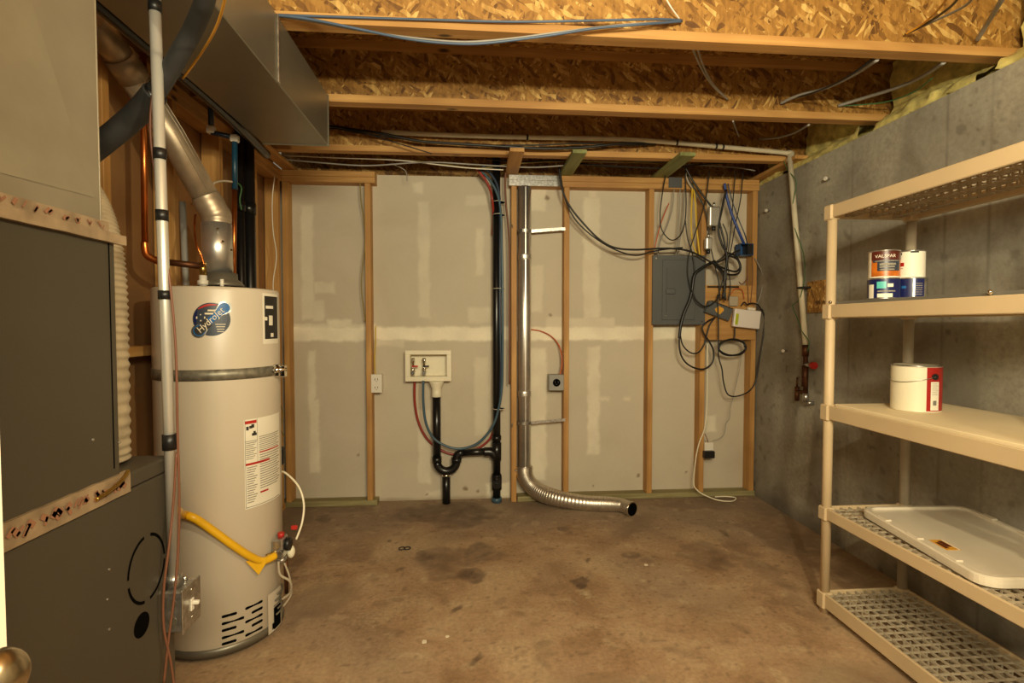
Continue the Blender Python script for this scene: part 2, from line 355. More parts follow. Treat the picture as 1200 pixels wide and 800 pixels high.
# insulation between joists on the wall top
def batt(y0, y1, label):
    m = MB(); nu, nv = 26, 12; P = {}
    for j in range(nv+1):
        for i in range(nu+1):
            u, v = i/nu, j/nv; y = y0+(y1-y0)*u
            if v < .35: x = XR+.016+.05*(v/.35)**3+.012*nz((y, 2, 0), 12); z = ZC+.002+(.065+.04*nz((y, 0, 0), 9))*(v/.35)**.8
            else: x = XR+.12+.03*nz((y, v, 3), 6); z = ZC+.065+(v-.35)/.65*(ZT-.004-ZC-.065)
            n = nz((x, y, z), 22)*.02 + nz((x, y, z), 60)*.012
            P[i, j] = (x-abs(n)*.8, y, z+(n*.7 if v < .9 else 0))
    vs = [P[i, j] for j in range(nv+1) for i in range(nu+1)]; vs += [(XR+.165, p[1], p[2]) for p in vs]; k = (nu+1)*(nv+1)
    fs = []
    for j in range(nv):
        for i in range(nu):
            a = j*(nu+1)+i; fs += [(a, a+1, a+nu+2, a+nu+1), (k+a+nu+1, k+a+nu+2, k+a+1, k+a)]
    for i in range(nu): fs += [(i, i+k, i+1+k, i+1)]
    m.poly(vs, fs, True)
    o = build(m, 'insulation_batt', m_insul); tag(o, label, 'insulation', 'fibreglass over the concrete wall')
batt(1.35, 1.95, 'yellow fibreglass insulation right of the front joist at the picture edge')
batt(2.04, 2.60, 'yellow fibreglass insulation on the concrete wall between front and second joists')
batt(2.70, 3.30, 'yellow fibreglass insulation on the concrete wall between second and third joists')
batt(3.39, 3.72, 'small yellow fibreglass tuft over the concrete wall behind the third joist')

# ------------------------------------------------------------------ framing on the back wall
ZP = 2.262
def stud(px, label, w=.038, top=ZP, bottom=.038):
    x = aY(px, 400, YS).x
    o = build(MB().box(x, x+w, YS, YW-.002, bottom, top, .002), 'wall_stud', wz); tag(o, label, 'stud', 'pine studs of the back wall')
stud(332.6, 'pine stud in the left corner of the back wall, behind the water heater')
stud(428.8, 'pine stud left of the laundry box with the white outlet at its side')
stud(599.2, 'pine stud just left of the silver dryer duct', bottom=0)
stud(660.8, 'pine stud right of the silver dryer duct, beside the grey round receptacle')
stud(759.4, 'pine stud left of the grey breaker panel')
stud(820.6, 'pine stud between the breaker panel and the network gear')
stud(880.0, 'pine stud in the right corner beside the concrete wall')
def hbox(name, x0, x1, y0, y1, z0, z1, mat, label, cat, group=None, bev=.002):
    o = build(MB().box(x0, x1, y0, y1, z0, z1, bev), name, mat); return tag(o, label, cat, group)
xa = aY(328, 200, YS).x; xb = aY(439, 200, YS).x; xc = aY(597, 200, YS).x; xd = XR-.003
for k, (z0, z1, w) in enumerate(((ZP+.001, ZP+.04, 'lower'), (ZP+.041, ZP+.08, 'upper'))):
    hbox('top_plate', xa, xb, YS, YW-.002, z0, z1, wx, w+' of the doubled pine top plates at the left end of the back wall', 'wall plate', 'plates of the back wall')
    hbox('top_plate', xc, xd, YS, YW-.002, z0, z1, wx, w+' of the doubled pine top plates over the dryer duct and breaker panel', 'wall plate', 'plates of the back wall')
hbox('bottom_plate', aY(322, 590, YS).x, aY(442, 590, YS).x, YS, YW-.002, .0005, .037, tx, 'greenish treated bottom plate at the left of the back wall', 'wall plate', 'plates of the back wall')
hbox('bottom_plate', aY(606.5, 585, YS).x, XR-.003, YS, YW-.002, .0005, .037, tx, 'long greenish treated bottom plate under the dryer duct and breaker panel', 'wall plate', 'plates of the back wall')
for (px, py, wd_, mt, lb) in ((592, 203, .089, wy, 'pine block from plate to joist above the black drain stack'), (656, 203, .089, ty, 'greenish block from plate to joist above the right end of the metal strap'),
                         (766, 207, .1, ty, 'greenish block from plate to joist above the breaker panel'), (884, 208, .089, wy, 'pine block from plate to joist in the right corner'), (331, 196, .08, wy, 'pine block from plate to joist in the left corner')):
    x = aY(px, py, YS).x
    hbox('ceiling_block', x, x+wd_, 3.17, YW+.12, ZP+.081, ZP+.105, mt, lb, 'wood block', 'blocks above the back wall plates')
# galvanised protection plate
x0, x1 = aY(596.5, 208, 3.64).x, aY(658, 208, 3.64).x
m = MB().box(x0, x1, YS-.006, YS-.001, ZP+.041, ZP+.078, .001).box(x0, x1, YS-.004, YS-.001, ZP+.002, ZP+.041, .001)
for i in range(10): m.cyl((x0+.02+i*.035, YS-.009, ZP+.06), (x0+.02+i*.035, YS-.005, ZP+.06), .004, 8)
tag(build(m, 'metal_strap', m_galv), 'galvanised metal strap nailed across the top plate above the dryer duct', 'metal strap')
hbox('metal_plate', aY(784, 210, 3.64).x, aY(800, 210, 3.64).x, YS-.005, YS-.001, ZP+.01, ZP+.085, m_panel, 'small grey metal plate on the top plate above the breaker panel', 'metal plate')
# left wall framing
def lstud(y, label, x1=XL):
    o = build(MB().box(x1-.089, x1, y-.019, y+.019, .04, ZP, .002), 'wall_stud', wz); tag(o, label, 'stud', 'pine studs of the left wall')
lstud(3.595, 'left wall stud in the far corner, touching the back wall'); lstud(3.23, 'left wall stud just right of the black drain pipes'); lstud(2.80, 'left wall stud behind the heater flue and blue water pipe')
lstud(2.39, 'left wall stud behind the slanting flue pipe'); lstud(1.96, 'left wall stud beside the vertical copper pipe next to the supply box'); lstud(1.55, 'left wall stud hidden mostly behind the grey furnace')
for k in (0, 1):
    hbox('top_plate', XL-.089, XL, -.3, 3.64, ZP+.001+.04*k, ZP+.04+.04*k, wy, ('lower', 'upper')[k]+' of the doubled top plates along the left wall', 'wall plate', 'plates of the left wall')
hbox('bottom_plate', XL-.089, XL, -.3, 3.64, .0005, .038, wy, 'bottom plate along the left wall behind the water heater', 'wall plate', 'plates of the left wall')
hbox('wall_blocking', XL-.089, XL-.002, 1.985, 2.365, 1.155, 1.195, wy, 'horizontal wood blocking in the left wall seen between furnace and heater', 'wood block')

# ------------------------------------------------------------------ cables helper
def cable(pts, Y, r, mat, label, name='cable', cat='cable', group=None, seg=8, sub=6):
    P = [aY(p[0], p[1], p[2] if len(p) > 2 else Y) for p in pts]
    o = build(MB().tube(P, r, seg, sub=sub), name, mat); return tag(o, label, cat, group)

# ------------------------------------------------------------------ laundry box
Yf = 3.645
def rect(x0, y0, x1, y1, Y):
    a = aY(x0, y0, Y); b = aY(x1, y1, Y); return a.x, b.x, b.z, a.z
X0, X1, Z0, Z1 = rect(474.5, 410.5, 529, 446.5, Yf); I0, I1, J0, J1 = rect(480.5, 415.5, 523.5, 441, Yf)
t = thing('washer_outlet_box', 'cream plastic washing machine supply box with two valves on the back wall', 'laundry box', ((X0+X1)/2, YW-.05, Z0))
m = MB()
for a in ((X0, X1, Z0, J0), (X0, X1, J1, Z1), (X0, I0, J0, J1), (I1, X1, J0, J1)): m.box(a[0], a[1], Yf, Yf+.012, a[2], a[3], .002)
build(m, 'face_frame', m_cream, t)
m = MB().box(I0-.004, I0, Yf+.01, YW-.002, J0, J1).box(I1, I1+.004, Yf+.01, YW-.002, J0, J1).box(I0, I1, Yf+.01, YW-.002, J0-.004, J0).box(I0, I1, Yf+.01, YW-.002, J1, J1+.004).box(I0, I1, YW-.006, YW-.002, J0, J1)
build(m, 'recess', m_cream, t)
for px, hm in ((484, m_red), (497, m_blk2)):
    c = aY(px, 430, Yf+.03)
    v = build(MB().cyl((c.x, c.y, J0+.002), (c.x, c.y, J0+.1), .009, 14).cyl((c.x, c.y, J0+.03), (c.x, c.y, J0+.06), .015, 6).cyl((c.x, c.y, J0+.1), (c.x, c.y, J0+.13), .013, 12).cyl((c.x, c.y-.03, J0+.025), (c.x, c.y, J0+.025), .013, 14), 'valve', m_chrome, t)
    h = build(MB().box(c.x-.006, c.x+.036, c.y-.018, c.y-.01, J0+.066, J0+.078, .002), 'valve_handle', hm, v)
    lab(h, 'red valve lever' if hm is m_red else 'black valve lever')
c = aY(511.5, 447, 3.66); b = aY(511.5, 464, 3.66)
build(MB().lathe((c.x, c.y, 0), [(.052, Z0-.001), (.05, Z0-.012), (.034, Z0-.05), (.033, b.z-.004), (.036, b.z-.004)], 24), 'drain_spout', m_cream, t)
# drain: standpipe, trap, arm, stack
sx = c.x; YP = 3.66; e = aY(582, 580, YP).x
t = thing('drain_pipework', 'black plastic drain with a U-shaped trap and tall vent stack on the back wall', 'drain pipe', (sx, YP, 0))
ztr = aY(512, 540, YP).z; xr_ = aY(535, 540, YP).x; zb = aY(520, 549, YP).z; za = aY(555, 530, YP).z; R_ = .03
build(MB().cyl((sx, YP, b.z), (sx, YP, ztr), .029, 24).cyl((sx, YP, ztr-.01), (sx, YP, ztr+.03), .034, 24), 'standpipe', m_abs, t)
hw = (xr_-sx)/2
pts = [(sx, YP, ztr)] + [(sx+hw-hw*math.cos(a), YP, ztr-.005-hw*math.sin(a)) for a in [PI*k/10 for k in range(1, 10)]] + [(xr_, YP, ztr), (xr_, YP, za-.04)]
pts += [(xr_+.04-.04*math.cos(a), YP, za-.04+.04*math.sin(a)) for a in (PI/8, PI/4, 3*PI/8)] + [(xr_+.05, YP, za)]
build(MB().tube(pts, R_, 20, straight=True).cyl((xr_, YP, ztr-.01), (xr_, YP, ztr+.022), .036, 20), 'trap', m_abs, t)
build(MB().cyl((xr_+.04, YP, za), (e-.05, YP, za+.006), .026, 20).tube([(e-.09, YP, za+.003), (e-.04, YP, za), (e-.01, YP, za-.03)], .033, 20), 'trap_arm', m_abs, t)
fx = aY(523, 570, YP).x
build(MB().cyl((fx, YP, .0), (fx, YP, aY(523, 556, YP).z), .0285, 20), 'floor_pipe', m_abs, t)
build(MB().cyl((fx, YP, aY(523, 557.5, YP).z), (fx, YP, aY(523, 555, YP).z), .031, 20), 'clamp', m_chrome, t)
m = MB().cyl((e, YP, 0), (e, YP, 2.55), .0285, 24)
for zz, h_ in ((za-.06, .13), (za-.2, .04), (za+.09, .03)): m.cyl((e, YP, zz), (e, YP, zz+h_), .034, 24)
build(m, 'vent_stack', m_abs, t)
cz = aY(582, 565, YP).z
build(MB().cyl((e, YP, cz-.05), (e, YP, cz+.05), .037, 20).cyl((e, YP-.055, cz), (e, YP, cz), .03, 20).box(e-.01, e+.01, YP-.065, YP-.054, cz-.01, cz+.01, .002), 'cleanout', m_abs, t)
lab(build(MB().cyl((e, YP, .001), (e, YP, .035), .036, 20), 'floor_sleeve', m_pexb, t), 'blue-grey sleeve at the floor')
# pex
cable([(496, 446), (496, 470), (499, 495), (508, 513), (524, 523), (541, 525.5), (560, 519), (575, 503), (583, 484), (588, 455), (589, 410), (589, 350), (588, 290), (587, 250), (583, 228), (574, 211), (560, 197)], 3.60, .0088, m_pexb, 'blue plastic water pipe looping from the laundry box up the black stack', 'water_pipe', 'water pipe', seg=12)
cable([(486, 446, 3.70), (486, 470, 3.712), (490, 493), (499, 512), (513, 525), (530, 532), (546, 530), (562, 524), (574, 514), (580, 500)], 3.716, .0088, m_pexr, 'red plastic water pipe curving from the laundry box behind the black trap', 'water_pipe', 'water pipe', seg=12)
cable([(558, 197), (567, 208), (574, 221), (577, 235, 3.60), (578, 252, 3.66), (577, 275, 3.69)], 3.60, .0088, m_pexr, 'short red plastic water pipe bending down to the top of the black stack', 'water_pipe', 'water pipe', seg=12)
cable([(565, 194), (577, 206), (584, 222), (586, 250), (586, 300), (586, 380), (587, 430), (586, 470)], 3.615, .009, m_pexd, 'dark blue water pipe tied along the right of the black stack', 'water_pipe', 'water pipe', seg=12)
cable([(593, 196), (592, 215), (593, 240), (595.5, 265), (597, 300), (597, 380), (597, 450)], 3.63, .007, m_brn, 'reddish brown cable running down the left side of the stud by the dryer duct', seg=8)
for i, (y, w) in enumerate(((236, 'topmost'), (251, 'second'), (338, 'third'), (479, 'lowest'))):
    p = aY(584, y, 3.625)
    m = MB().lathe((0, 0, 0), [(.04, -.002), (.042, 0), (.04, .002), (.039, 0), (.04, -.002)], 28)
    for v in m.bm.verts: v.co = Vector((p.x+.004+v.co.x*1.05, p.y+.02+v.co.y*1.25, p.z+v.co.z))
    tag(build(m, 'zip_tie', m_wht), w+' white plastic tie around the black stack and blue pipe', 'cable tie', 'ties on the drain stack')
# white outlet
def outlet(x0, y0, x1, y1, Y, label, slots=True):
    a, b_, z0, z1 = rect(x0, y0, x1, y1, Y)
    t = thing('wall_outlet', label, 'outlet', ((a+b_)/2, Y, z0))
    build(MB().box(a, b_, Y, Y+.006, z0, z1, .002), 'cover_plate', m_wht, t); build(MB().box(a+.006, b_-.006, Y+.006, YW-.003, z0+.006, z1-.006, .002), 'outlet_box', m_wht, t)
    if slots:
        m = MB(); cx = (a+b_)/2
        for dz in (.28, .72):
            zc = z0+(z1-z0)*dz
            m.box(cx-.012, cx-.008, Y-.001, Y, zc-.006, zc+.008).box(cx+.007, cx+.011, Y-.001, Y, zc-.006, zc+.008).cyl((cx, Y-.001, zc-.014), (cx, Y, zc-.014), .003, 8)
        build(m, 'sockets', m_ink, t)
    return t
outlet(434.6, 438.5, 447.6, 460, 3.638, 'white double wall outlet at the side of the stud left of the laundry box')
cable([(422, 214), (423, 235), (427, 262), (428, 285), (425, 310), (423.5, 335), (426, 362), (428, 376)], 3.66, .004, m_oliv, 'olive wire hanging down the left side of the stud by the white outlet')
cable([(440, 382), (440, 400), (439, 420), (440, 440)], 3.66, .004, m_yelc, 'short yellow wire entering the white outlet from above')

# ------------------------------------------------------------------ dryer duct
dx = aY(614.5, 400, 3.67).x; YD = 3.67; DR = .048
t = thing('dryer_duct', 'silver dryer vent pipe down the wall ending in a flexible elbow on the floor', 'duct', (dx, YD, 0))
zb_ = aY(614, 548, YD).z
m = MB().cyl((dx, YD, zb_), (dx, YD, ZP-.001), DR, 40)
m.box(dx+.001, dx+.006, YD-DR-.002, YD-DR+.002, zb_, ZP-.01, .0005)
build(m, 'rigid_pipe', m_pipe, t)
for y in (461, 301): z = aY(614, y, YD).z; build(MB().lathe((dx, YD, z), [(DR, -.02), (DR+.004, -.017), (DR+.001, -.008), (DR+.004, 0), (DR+.001, .008), (DR+.004, .017), (DR, .02)], 40), 'crimp_joint', m_pipe, t)
FP = [aY(614.5, 546, YD), aY(615, 556, 3.665), aY(621, 567, 3.64), aY(634, 577, 3.58), aY(655, 584, 3.51), aY(685, 589, 3.45), aY(712, 594, 3.42), aY(728, 597, 3.39), aY(739, 600, 3.32)]
FP = [Vector((p.x, p.y, max(p.z, .05))) for p in FP]
rad = lambda t_: .060-.014*sm(.3, .9, t_)+.0008*math.sin(t_*2*PI*60)+.0015*math.sin(t_*19)
build(MB().tube(FP, rad, 28, sub=56), 'flexible_elbow', m_flexs, t)
d = (FP[-1]-FP[-2]).normalized()
build(MB().cyl(FP[-1], FP[-1]+d*.015, .050, 32), 'end_collar', m_chrome, t)
build(MB().cyl(FP[-1]+d*.0152, FP[-1]+d*.016, .044, 32), 'opening', m_hole, t)
z = aY(615, 549, YD).z; build(MB().cyl((dx, YD, z-.012), (dx, YD, z+.004), .055, 32).box(dx-.07, dx-.05, YD-.03, YD-.01, z-.012, z+.006, .002), 'hose_clamp', m_chrome, t)
for y, ys, w in ((267, 271, 'upper'), (497, 495, 'lower')):
    zl = aY(603, y-3 if y < 300 else y+2, 3.64).z; zr = aY(662, ys-3, 3.64).z; zm = aY(615, y+3 if y < 300 else y-1, YD-DR).z
    xl = aY(599.5, y, 3.64).x; xr2 = aY(662.5, y, 3.64).x; hh = .011; pts = []
    for k in range(13):
        a = -PI*.62+PI*1.0*k/12
        pts.append((dx+math.sin(a*.9)*(DR+.006), YD-math.cos(a*.9)*(DR+.006)))
    path = [(xl, 3.643, zl)] + [(p[0], p[1], zm) for p in pts] + [(xr2-.03, 3.644, zr), (xr2, 3.643, zr)]
    vs = []; fs = []
    for i, p in enumerate(path):
        vs += [(p[0], p[1], p[2]-hh), (p[0], p[1], p[2]+hh), (p[0], p[1]-.0015, p[2]+hh), (p[0], p[1]-.0015, p[2]-hh)]
        if i:
            q = 4*(i-1)
            for k in range(4): fs.append((q+k, q+(k+1) % 4, q+4+(k+1) % 4, q+4+k))
    o = build(MB().poly(vs, fs), 'hanger_strap', m_galv); tag(o, w+' metal hanger strap holding the silver dryer duct between two studs', 'metal strap', 'straps of the dryer duct')
# dryer receptacle
a, b_, z0, z1 = rect(643.5, 439, 661, 457.5, 3.625)
t = thing('dryer_receptacle', 'grey square electrical box with a round black socket beside the duct', 'outlet', ((a+b_)/2, 3.66, z0))
build(MB().box(a, b_, 3.63, 3.648, z0, z1, .003).box(a+.004, b_-.02, 3.648, YW-.003, z0+.004, z1-.004), 'outlet_box', m_gry, t)
cx, cz = (a+b_)/2, (z0+z1)/2
build(MB().cyl((cx, 3.622, cz), (cx, 3.63, cz), .027, 28), 'socket', m_hole, t)
build(MB().box(cx-.013, cx-.009, 3.6205, 3.622, cz-.004, cz+.012).box(cx+.009, cx+.013, 3.6205, 3.622, cz-.004, cz+.012).box(cx-.006, cx+.006, 3.6205, 3.622, cz-.014, cz-.01), 'slots', m_blk2, t)
cable([(622, 386, 3.735), (634, 388, 3.73), (646, 394, 3.72), (654, 403, 3.70), (658, 415, 3.66), (658.5, 428, 3.65), (656, 439, 3.65)], 3.7, .005, m_org, 'orange cable arching over to the grey round receptacle')
cable([(659.5, 415), (660.5, 430), (659, 439)], 3.646, .004, m_brn, 'short brown wire at the stud above the grey round receptacle')

# ------------------------------------------------------------------ breaker panel
a, b_, z0, z1 = rect(765, 298.5, 826.5, 380.5, 3.625)
t = thing('breaker_panel', 'grey metal breaker panel with a closed door on the back wall', 'electrical panel', ((a+b_)/2, 3.68, z0))
a2 = a+.012; b2 = b_-.035
build(MB().box(a2, b2, 3.637, YW-.003, z0+.01, z1-.01), 'enclosure', m_panel, t)
build(MB().box(a, b_, 3.628, 3.636, z0, z1, .003), 'cover', m_panel, t)
w = b_-a; h = z1-z0
dr = build(MB().box(a+w*.18, b_-w*.2, 3.622, 3.628, z0+h*.07, z1-h*.07, .004), 'panel_door', m_panel, t)
build(MB().box(a+w*.25, a+w*.28, 3.616, 3.622, z0+h*.5, z0+h*.82, .002).box(a+w*.255, a+w*.275, 3.618, 3.622, z0+h*.16, z0+h*.45, .002), 'door_rib', m_panel, dr)
build(MB().box(a+w*.24, a+w*.42, 3.612, 3.622, z0+h*.44, z0+h*.52, .004), 'latch', m_panel, dr)
for u, v in ((.06, .04), (.93, .05), (.06, .95), (.93, .95), (.75, .27), (.75, .73), (.255, .13)):
    build(MB().cyl((a+w*u, 3.6195, z0+h*v), (a+w*u, 3.628, z0+h*v), .0045, 10), 'screw', m_chrome, t)

# ------------------------------------------------------------------ network corner
a, b_, z0, z1 = rect(822, 334, 885, 398, 3.64)
hbox('plywood_backboard', a, b_, 3.636, 3.647, z0, z1, wx, 'small plywood backboard behind the modem and network switch', 'board')
a, b_, z0, z1 = rect(829, 335, 866, 337, 3.63); hbox('metal_bar', a, b_, 3.626, 3.6345, z0, z1, m_blk2, 'thin dark bar across the top of the plywood backboard', 'metal bar')
def tilted(cx, cz, w, h, d, Y, ang):
    """local frame on the wall: returns a matrix"""
    return Matrix.Translation((cx, Y, cz)) @ Matrix.Rotation(ang, 4, 'Y')
c = aY(842.5, 364, 3.59); Ms = tilted(c.x, c.z, 0, 0, 0, 3.60, math.radians(20))
t = thing('network_switch', 'small dark grey network switch hanging tilted with a yellow warning label', 'network switch', (c.x, 3.6, c.z-.06))
build(MB().box(-.095, .095, -.018, .018, -.045, .045, .004, Ms), 'case', m_panel, t)
m = MB()
for k in range(8): m.box(-.075+k*.022, -.06+k*.022, -.012, .012, .0455, .052, 0, Ms)
build(m, 'ports', m_blk2, t)
lab(build(MB().prism([(-.038, 0), (-.018, .03), (.022, .026), (.03, .012), (.012, -.024), (-.02, -.018)], 1, -.0195, -.0185), 'warning_label', m_amb, t), 'amber warning label')
t.children[-1].data.transform(Matrix.Translation(-ORG[t.name]) @ Ms @ Matrix.Translation(ORG[t.name]))
c = aY(875, 373.5, 3.58); Mm = tilted(c.x, c.z, 0, 0, 0, 3.585, math.radians(6))
t = thing('modem', 'white flat modem box with a lime green sticker hanging below the cable tangle', 'modem', (c.x, 3.585, c.z-.07))
build(MB().box(-.1, .1, -.017, .017, -.066, .066, .008, Mm, 2), 'case', m_modem, t)
lab(build(MB().box(-.09, -.068, -.0185, -.017, -.05, .03, .001, Mm), 'sticker', m_lime, t), 'lime green sticker')
build(MB().box(0, .055, -.012, .012, .067, .085, .003, Mm), 'plug', m_wht, t)
c = aY(860, 352, 3.61)
hbox('junction_box', c.x-.03, c.x+.035, 3.612, 3.634, c.z-.04, c.z+.03, m_resg, 'small beige junction box behind the modem and switch', 'junction box', bev=.004)
a, b_, z0, z1 = rect(868, 285, 883, 299, 3.61)
t = thing('blue_electrical_box', 'blue plastic electrical box fixed to the right corner stud', 'electrical box', ((a+b_)/2, 3.64, z0))
m = MB().box(a, a+.003, 3.61, 3.69, z0, z1).box(b_-.003, b_, 3.61, 3.69, z0, z1).box(a, b_, 3.61, 3.69, z0, z0+.003).box(a, b_, 3.61, 3.69, z1-.003, z1).box(a, b_, 3.685, 3.69, z0, z1)
build(m, 'box_body', m_blue, t); build(MB().box(a+(b_-a)*.55, b_-.004, 3.612, 3.68, z0+.004, z1-.004), 'dark_half', m_blk2, t)  # black block fills the right half of the box
for k, (x0, y0, x1, y1, lb) in enumerate(((829, 243, 841, 266, 'silver metal cable splitter hanging upper right of the breaker panel'), (825, 279, 832, 293, 'smaller silver connector hanging below the cable splitter'))):
    a, b_, z0, z1 = rect(x0, y0, x1, y1, 3.60)
    t = thing('cable_splitter', lb, 'cable splitter', ((a+b_)/2, 3.56, z0))
    build(MB().box(a, b_, 3.56, 3.60, z0, z1, .008, None, 2), 'case', m_pipe, t)
    build(MB().cyl(((a+b_)/2, 3.58, z0-.03), ((a+b_)/2, 3.58, z0), .014, 12), 'connector', m_blk2, t)
    build(MB().cyl(((a+b_)/2, 3.58, z1), ((a+b_)/2, 3.58, z1+.03), .009, 10), 'terminal', m_galv, t)
YC = 3.575
B = 'black cables around the network gear'
cl = [
 ([(781, 200), (776, 228), (773.5, 252), (776, 270), (786, 281), (796, 277), (802, 263), (804, 240), (803, 200)], .0035, m_blk, 'thin black cable hanging in a U above the breaker panel', 3.60),
 ([(655, 196), (659, 222), (668, 242), (684, 262), (702, 280), (720, 290), (744, 292.5), (775, 291), (798, 292), (815, 297), (833, 307), (850, 315), (862, 318), (867, 313), (864, 304), (856, 300)], .0055, m_blk, 'long thick black cable drooping from the strap across to the cable tangle', 3.56),
 ([(656, 196), (661, 228), (672, 254), (690, 273), (712, 288), (733, 297), (748, 299), (763, 295), (780, 292), (800, 290)], .004, m_blk, 'thinner black cable drooping just below the long thick one', 3.575),
 ([(803, 196), (812, 212), (826, 232), (839, 250), (846, 272), (850, 292), (851, 320), (847, 350)], .006, m_blk, 'thick black cable slanting from the ceiling down to the switch', 3.57),
 ([(851, 222), (846, 245), (842, 268), (846, 286), (852, 300), (849, 325), (850, 352)], .0065, m_blk, 'thick black cable bundle left of the blue cable', 3.56),
 ([(862, 200), (859, 235), (857, 262), (854, 290), (851, 312), (846, 332), (841, 350)], .0032, m_blk, 'thin black cable hanging beside the blue cable, left one of two', 3.585),
 ([(871, 200), (868, 232), (862, 262), (857, 290), (853, 308), (856, 336), (853, 352)], .0032, m_blk, 'thin black cable hanging beside the blue cable, right one of two', 3.58),
 ([(838, 306), (824, 313), (814, 322), (811, 340), (808, 352), (802, 366), (798, 380), (796, 396)], .009, m_blk, 'thick black cable bundle hanging over the face of the breaker panel', 3.585),
 ([(797, 390), (800, 404), (809, 413), (818, 413), (825, 404), (828, 393), (832, 380), (838, 372)], .0042, m_blk, 'smaller black cable loop below the breaker panel', 3.60),
 ([(796, 392), (797, 412), (803, 424), (814, 431), (826, 432), (835, 424), (836, 411), (831, 400), (825, 391), (823, 383), (830, 376), (838, 372)], .005, m_blk, 'larger black cable loop below the breaker panel', 3.585),
 ([(831, 200), (828, 228), (822, 252), (813, 278), (808, 296), (806, 320), (811, 345)], .0035, m_blk, 'thin black cable crossing in front of the yellow cables', 3.59),
 ([(803, 258), (806, 280), (812, 300), (814, 322), (811, 338)], .0035, m_blk, 'short black cable running down over the upper edge of the breaker panel', 3.60),
 ([(811, 340), (816, 352), (826, 359), (836, 355), (844, 345)], .0045, m_blk, 'black cable swinging from the panel bundle up to the switch', 3.57),
 ([(805, 205), (814, 222), (824, 240), (829, 258), (832, 285), (838, 312), (842, 330), (844, 352)], .0035, m_blk, 'black cable passing behind the silver splitter', 3.605),
 ([(893, 362), (896, 374), (894, 395), (890, 420), (886, 445), (878, 458), (864, 464), (853, 462), (848, 448), (846, 432), (842, 416), (842, 385), (841, 345)], .004, m_blk, 'long black cable looping low beneath the modem', 3.57),
 ([(839, 308), (852, 302), (860, 296), (867, 293)], .005, m_blk, 'short black cable from the tangle to the blue box', 3.57),
 ([(836, 309), (846, 320), (850, 333), (848, 347)], .006, m_blk, 'short thick black cable dropping from the tangle toward the switch', 3.58),
 ([(838, 306), (850, 320), (864, 321), (868, 312), (862, 300), (852, 296)], .0055, m_blk, 'thick black cable curled at the middle of the tangle', 3.575),
 ([(847, 262), (852, 275), (852, 290), (848, 300), (840, 306)], .0035, m_blk, 'thin black cable bowing right above the tangle', 3.60),
 ([(861, 384), (861, 392), (860, 398)], .004, m_blk, 'short black cable from the modem down to the coil', 3.59),
 ([(869, 358), (872, 354), (876, 357), (880, 355), (888, 357), (893, 364)], .004, m_blk, 'black cable arching over the top of the modem', 3.585),
]
for pts, r, mt, lb, Y in cl: cable(pts, Y, r*1.25, mt, lb, group=B)
ring = []
for k in range(61):
    a = 2*PI*k/20; rr = 1+.06*math.sin(k*.7); ring.append((858+15.5*rr*math.cos(a), 407+9.5*rr*math.sin(a), 3.60-.008*(k//20)))
cable(ring, 3.6, .0055, m_blk, 'coiled black cable hung under the modem', 'cable_coil', 'cable', sub=2)
cable([(849, 215), (852, 232), (858, 252), (866, 272), (872, 286, 3.62)], 3.585, .010, m_blub, 'blue cable slanting down into the blue electrical box')
cable([(853, 215), (858, 235), (866, 258), (873, 275), (876, 287, 3.62)], 3.60, .004, m_pexd, 'dark blue cable behind the blue one, entering the same box')
cable([(811.5, 214), (810.5, 240), (810, 265), (812, 285), (817, 299)], 3.62, .0062, m_yelc, 'yellow cable running into the top of the breaker panel, left of a pair', group='yellow cables above the breaker panel')
cable([(812, 214), (815, 240), (816, 262), (818, 282), (820, 299)], 3.615, .0062, m_yelc, 'yellow cable running into the top of the breaker panel, right of a pair', group='yellow cables above the breaker panel')
cable([(784, 238), (778, 252), (772, 270), (767, 292)], 3.64, .004, m_org, 'red-orange cable slanting down to the left corner of the breaker panel')
cable([(790, 222), (788, 244), (782, 264), (774, 282), (771, 299)], 3.65, .004, m_gry, 'grey cable slanting into the top left of the breaker panel')
cable([(797, 222), (796, 250), (794, 275), (792, 300)], 3.65, .0042, m_gry, 'straight grey cable above the breaker panel, left of two', group='grey cables above the breaker panel')
cable([(802, 222), (801, 250), (797, 280), (795, 300)], 3.645, .0042, m_gry, 'straight grey cable above the breaker panel, right of two', group='grey cables above the breaker panel')
cable([(804, 200), (806, 212), (815, 225), (823, 238)], 3.62, .008, m_resg, 'short beige cable bending over the top plate right of the grey plate')
cable([(884, 302, 3.64), (890, 312), (894, 324), (893, 338), (889, 352), (884, 359)], 3.6, .003, m_gry, 'grey wire bowing over the corner stud above the modem')
cable([(875.5, 300), (876, 325), (877, 356)], 3.62, .0026, m_brn, 'thin brown wire down to the modem, left of two', group='brown wires above the modem')
cable([(882, 300), (882, 328), (879.5, 356)], 3.625, .0026, m_brn, 'thin brown wire down to the modem, right of two', group='brown wires above the modem')
cable([(856, 345), (862, 338), (870, 340), (872, 350)], 3.61, .003, m_org, 'small orange wire curl above the modem')
cable([(866, 330), (869, 333), (874, 329), (876, 324)], 3.62, .004, m_brn, 'short brown wire stub on the corner stud')
